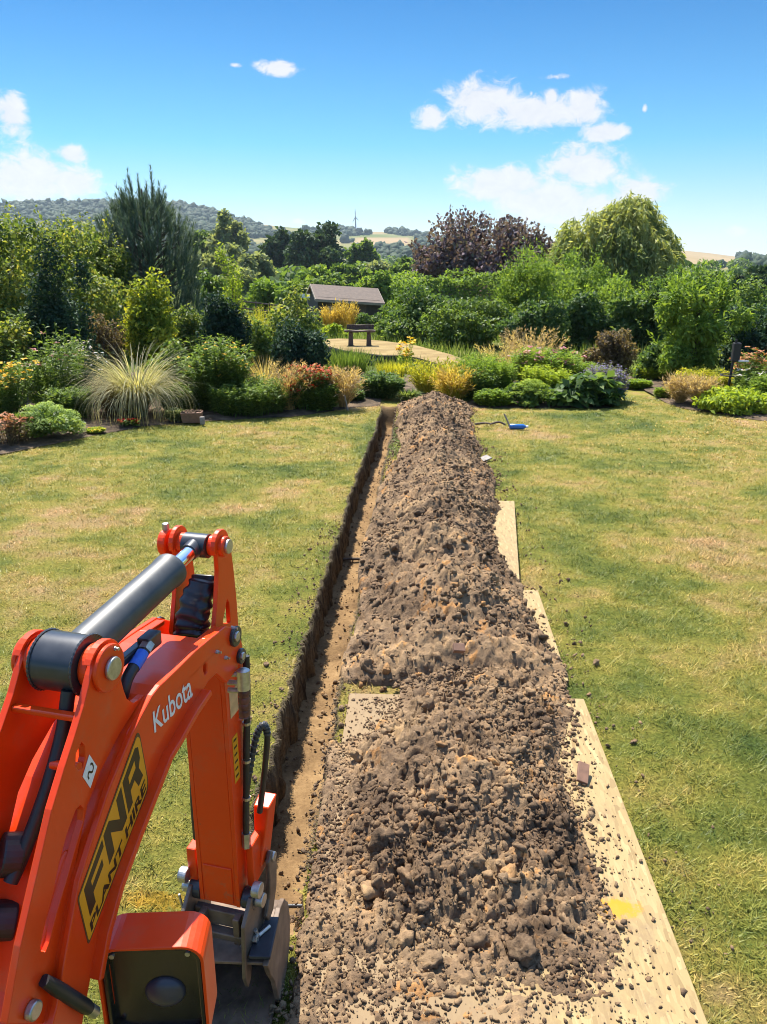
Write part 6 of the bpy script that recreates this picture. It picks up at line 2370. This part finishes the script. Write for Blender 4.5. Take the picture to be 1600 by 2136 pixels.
# ------------------------------------------------------------------ built things in the garden
def shed():
    Y = 41.0
    c = PY(716, 610, Y)
    o = thing('shed', 'low dark timber shed with a brown felt roof beyond the garden', 'shed', (c[0] - 0.1, Y, -1.15), radians(20))
    o.rotation_euler = (0, radians(4.0), radians(20))
    L, W, eave, rid = 3.25, 2.3, 1.86, 2.40
    b = MB()
    V = []
    for x in (-L / 2, L / 2):
        V += [(x, -W / 2, 0), (x, W / 2, 0), (x, W / 2, eave), (x, 0, rid - 0.05), (x, -W / 2, eave)]
    b.add(V, [(0, 1, 2, 3, 4), (9, 8, 7, 6, 5), (0, 4, 9, 5), (1, 6, 7, 2), (2, 7, 8, 3), (3, 8, 9, 4)])
    for z in np.arange(0.15, eave, 0.15):
        b.box((0, -W / 2 - 0.006, z), (L - 0.02, 0.012, 0.13))
    b.build('wall', MATS['shed_timber'], o)
    for s in (-1, 1):
        b = MB()
        y1, z1 = s * (W / 2 + 0.22), eave - 0.16
        ex_ = L / 2 + 0.16
        V = [(-ex_, 0, rid), (ex_, 0, rid), (ex_, y1, z1), (-ex_, y1, z1)]
        V += [(v[0], v[1], v[2] + 0.05) for v in V]
        b.add(V, [(0, 1, 2, 3), (4, 7, 6, 5), (0, 4, 5, 1), (1, 5, 6, 2), (2, 6, 7, 3), (3, 7, 4, 0)])
        b.build('roof', MATS['shed_roof'], o)
        b = MB()
        b.box((0, y1 - s * 0.0, z1 - 0.02), (2 * ex_, 0.025, 0.10))
        b.build('fascia', MATS['shed_trim'], o)
    for s in (-1, 1):
        b = MB()
        for side in (-1, 1):
            y1, z1 = side * (W / 2 + 0.22), eave - 0.16
            x = s * (L / 2 + 0.175)
            b.add([(x - 0.012, 0, rid - 0.06), (x + 0.012, 0, rid - 0.06), (x + 0.012, y1, z1 - 0.06), (x - 0.012, y1, z1 - 0.06),
                   (x - 0.012, 0, rid + 0.055), (x + 0.012, 0, rid + 0.055), (x + 0.012, y1, z1 + 0.055), (x - 0.012, y1, z1 + 0.055)],
                  [(0, 1, 2, 3), (4, 7, 6, 5), (0, 4, 5, 1), (1, 5, 6, 2), (2, 6, 7, 3), (3, 7, 4, 0)])
        b.build('bargeboard', MATS['shed_trim'], o)
    b = MB()
    b.box((0.5, -W / 2 - 0.02, 0.85), (0.8, 0.03, 1.7))
    b.build('door', MATS['old_timber'], o, bevel=0.01)
    b = MB()
    b.box((-0.75, -W / 2 - 0.02, 1.2), (0.7, 0.03, 0.5))
    b.build('window_frame', MATS['shed_trim'], o, bevel=0.01)


shed()
q = PY(640, 632, 36.0)
o = thing('sign_board', 'small white board on a thin post at the left of the shed', 'sign', (q[0], 36.0, ground_z(q[0], 36.0)))
zz = PY(640, 617, 36.0)[2] - ground_z(q[0], 36.0)
b = MB()
b.box((-0.2, 0, zz), (0.72, 0.03, 0.17))
b.build('board', MATS['white_paint'], o, bevel=0.004)
b = MB()
b.box((0.09, -0.02, zz - 0.01), (0.09, 0.012, 0.06))
b.build('dark_mark', MATS['dark_iron'], o)
b = MB()
b.box((0.03, 0.03, zz / 2 - 0.1), (0.05, 0.04, zz + 0.2))
b.build('post', MATS['grey_timber'], o)
# post and rail fence left of the shed
o = thing('rail_fence', 'low post and rail fence left of the shed', 'fence', (0, 0, 0))
a, c = PY(505, 627, 38.0), PY(620, 640, 38.0)
for i in range(5):
    p = a + (c - a) * i / 4
    gz = ground_z(p[0], 38.0)
    MB().box((p[0], 38.0, (gz + p[2]) / 2), (0.07, 0.07, p[2] - gz + 0.1)).build('fence_post', MATS['old_timber'], o)
for dz in (-0.03, -0.35):
    MB().tube([(a[0], 37.95, a[2] + dz), (c[0], 37.95, c[2] + dz)], 0.035, 6).build('rail', MATS['old_timber'], o)
for sp, yt, lb in (((672, 708), 652, 'amber reed grass, the left of the two tufts in front of the shed'), ((700, 744), 645, 'amber reed grass, the right of the two tufts in front of the shed')):
    grass(lb, sp, yt, 29.5, 'goldgrass', 150, 0.3, 0.022, 0.7, 0.14, ('goldgrass', 110, 0.40, 0.03), group='amber reed grasses')
shrub('low yellow-green bush left of the bench', (668, 740), 678, 25.8, 'lime', 2600, 0.11, k=12)

# bench on the terrace
def bench():
    Y = 21.2
    p = PY(751, 714, Y)
    o = thing('garden_bench', 'rustic dark timber bench standing on the sandy terrace', 'bench', (p[0], Y, TZ), radians(4))
    rng = np.random.default_rng(4)

    def slab_(name, x0, x1, z0, z1, d, yo):
        b = MB()
        n = 14
        V = []
        for i in range(n + 1):
            x = x0 + (x1 - x0) * i / n
            w = 0.02 * sin(i * 1.1) + rng.normal(0, 0.006)
            V += [(x, yo - d / 2 + w, z0 + 0.01 * sin(i * 0.9)), (x, yo + d / 2, z0), (x, yo + d / 2, z1), (x, yo - d / 2 + w, z1 + 0.008 * sin(i * 0.7))]
        F = []
        for i in range(n):
            q_ = i * 4
            F += [(q_ + k, q_ + (k + 1) % 4, q_ + 4 + (k + 1) % 4, q_ + 4 + k) for k in range(4)]
        F += [(0, 1, 2, 3), tuple(n * 4 + k for k in (3, 2, 1, 0))]
        return b.add(V, F).build(name, MATS['old_timber'], o, bevel=0.006)
    slab_('seat', -0.42, 0.42, 0.36, 0.41, 0.30, 0)
    slab_('backrest', -0.36, 0.38, 0.42, 0.54, 0.06, 0.16)
    for x in (-0.25, 0.24):
        b = MB()
        b.add([(x - 0.07, -0.12, 0), (x + 0.07, -0.12, 0), (x + 0.07, 0.12, 0), (x - 0.07, 0.12, 0), (x - 0.05, -0.10, 0.36), (x + 0.05, -0.10, 0.36), (x + 0.05, 0.10, 0.36), (x - 0.05, 0.10, 0.36)],
              [(0, 3, 2, 1), (4, 5, 6, 7), (0, 1, 5, 4), (1, 2, 6, 5), (2, 3, 7, 6), (3, 0, 4, 7)])
        b.build('leg', MATS['old_timber'], o, bevel=0.01)


bench()
# dark post with a ring in the right bed
p = G(1516, 838)
p = PY(1516, 830, 13.2)
o = thing('garden_post', 'dark iron plant support standing in the right bed', 'plant support', (p[0], 13.2, 0.03))
b = MB()
b.tube([(0, 0, 0), (0.03, 0, 1.0)], 0.022, 8)
b.build('stake', MATS['dark_iron'], o)
b = MB()
b.tube([(0.15 * cos(a), 0.15 * sin(a), 0.42) for a in np.linspace(0, 2 * pi, 20)], 0.012, 6)
b.build('ring', MATS['dark_iron'], o)
b = MB()
b.box((0.05, 0, 0.80), (0.12, 0.10, 0.30))
b.build('feeder_box', MATS['dark_iron'], o, bevel=0.01)
b = MB()
b.box((0.17, -0.02, 0.66), (0.16, 0.12, 0.02))
b.build('tray', MATS['white_paint'], o)
# low planter and glass jar at the front of the left bed
p = G(397, 888)
o = thing('terracotta_planter', 'low brown terracotta trough at the edge of the left bed', 'planter', (p[0], p[1] + 0.12, 0.03), radians(6))
b = MB()
b.add([(-0.13, -0.08, 0), (0.13, -0.08, 0), (0.13, 0.08, 0), (-0.13, 0.08, 0), (-0.15, -0.10, 0.15), (0.15, -0.10, 0.15), (0.15, 0.10, 0.15), (-0.15, 0.10, 0.15)],
      [(0, 3, 2, 1), (0, 1, 5, 4), (1, 2, 6, 5), (2, 3, 7, 6), (3, 0, 4, 7), (4, 5, 6, 7)])
b.build('trough', MATS['terracotta'], o, bevel=0.008)
V, F, t = clods(np.random.default_rng(2), np.stack([np.random.default_rng(1).uniform(-0.13, 0.13, 40), np.random.default_rng(3).uniform(-0.08, 0.08, 40), np.full(40, 0.16)], -1), np.full(40, 0.018), 1, 0.2)
npmesh('compost', V, F, MATS['spoil_soil'], o, t)
p = G(423, 889)
o = MB().tube([(0, 0, 0), (0, 0, 0.01), (0, 0, 0.10), (0, 0, 0.105)], [0.034, 0.036, 0.036, 0.033], 18).build('glass_jar', MATS['slate'], smooth=True)
o.location = (p[0], p[1], 0.03)
tag(o, 'small pale jar standing beside the terracotta trough', 'jar')
# pale stake at the foot of the orange grass
p = G(722, 858)
o = MB().tube([(0.03, 0, 0), (-0.02, 0, 0.26)], 0.009, 8).build('stake', MATS['grey_timber'])
o.location = (p[0], p[1], 0.0)
tag(o, 'short pale stake leaning at the foot of the orange grass clump', 'stake')
# blue bottle and stick on the lawn
p = G(1081, 896)
o = thing('water_bottle', 'blue plastic bottle lying on the lawn right of the soil ridge', 'bottle', (p[0], p[1], 0.042), radians(-4))
b = MB()
b.tube([(-0.12, 0, 0), (-0.11, 0, 0), (0.07, 0, 0), (0.095, 0, 0), (0.105, 0, 0)], [0.030, 0.037, 0.037, 0.020, 0.015], 20)
b.build('body', MATS['blue_plastic'], o, smooth=True)
b = MB()
b.tube([(0.103, 0, 0), (0.135, 0, 0)], 0.018, 16)
b.build('cap', MATS['white_paint'], o)
p = G(1058, 893)
o = MB().tube(arc([(0.04, 0, 0.0), (0.0, 0, 0.10), (-0.05, 0.02, 0.20)], 4), 0.012, 8).build('stick', MATS['grey_timber'], smooth=True)
o.location = (p[0], p[1], 0.0)
tag(o, 'pale stick standing up beside the blue bottle', 'stick')
o = MB().tube(arc([(-0.12, 0, 0.02), (0, 0.02, 0.05), (0.10, 0, 0.015)], 4), 0.014, 8).build('stick', MATS['old_timber'], smooth=True)
p = G(1040, 888)
o.location = (p[0], p[1], 0.0)
tag(o, 'dark bent stick lying left of the blue bottle', 'stick')
o = MB().tube(arc([(-0.12, 0, 0.01), (0, 0.02, 0.02), (0.12, 0, 0.015)], 4), 0.014, 8).build('stick', MATS['old_timber'], smooth=True)
p = G(1008, 886)
o.location = (p[0], p[1], 0.0)
tag(o, 'dark straight stick lying close to the right side of the soil ridge', 'stick')

# wind turbine on the far ridge
a_, e_ = azel(742, 482)
R = HR1 - 5
base = np.array([sin(a_) * R, cos(a_) * R, float(hill_z(np.array([a_]), np.array([R]))[0])])
topz = CAM_Z + R * tan(azel(743, 455)[1])
o = thing('wind_turbine', 'wind turbine standing alone on the far ridge', 'wind turbine', tuple(base))
H = topz - base[2] + 1
b = MB()
b.tube([(0, 0, -3), (0, 0, H)], [1.8, 1.0], 14)
b.build('tower', MATS['turbine_white'], o, smooth=True)
b = MB()
b.box((0, 0, H + 0.8), (2.4, 6, 2.4))
b.build('nacelle', MATS['turbine_white'], o, bevel=0.3)
hub = thing('rotor', None, None)
hub.parent = o
hub.location = (0, -3.6, H + 0.8)
for k in range(3):
    a = radians(95 + 120 * k)
    u = np.array([cos(a) * 0.45, 0.9 * cos(a) * -0.3, sin(a)])
    b = MB()
    b.tube([tuple(u * 0.5), tuple(u * 6), tuple(u * 16)], [0.5, 0.85, 0.2], 8)
    b.build('blade', MATS['turbine_white'], hub, smooth=True)

# ------------------------------------------------------------------ haze of the summer air
hz = MB().box((0, 1400, 64), (7200, 6000, 206))
m = bpy.data.materials.new('summer_haze')
m.use_nodes = True
t = NT(m.node_tree)
t.n.clear()
out = t.new('ShaderNodeOutputMaterial')
v = t.new('ShaderNodeVolumePrincipled')
v.inputs['Color'].default_value = (0.72, 0.87, 1.0, 1)
v.inputs['Density'].default_value = 0.00012
v.inputs['Anisotropy'].default_value = 0.2
t.l.new(v.outputs[0], out.inputs['Volume'])
o = hz.build('haze', m)
tag(o, 'pale blue summer haze over the distant hills', 'haze', kind='stuff')
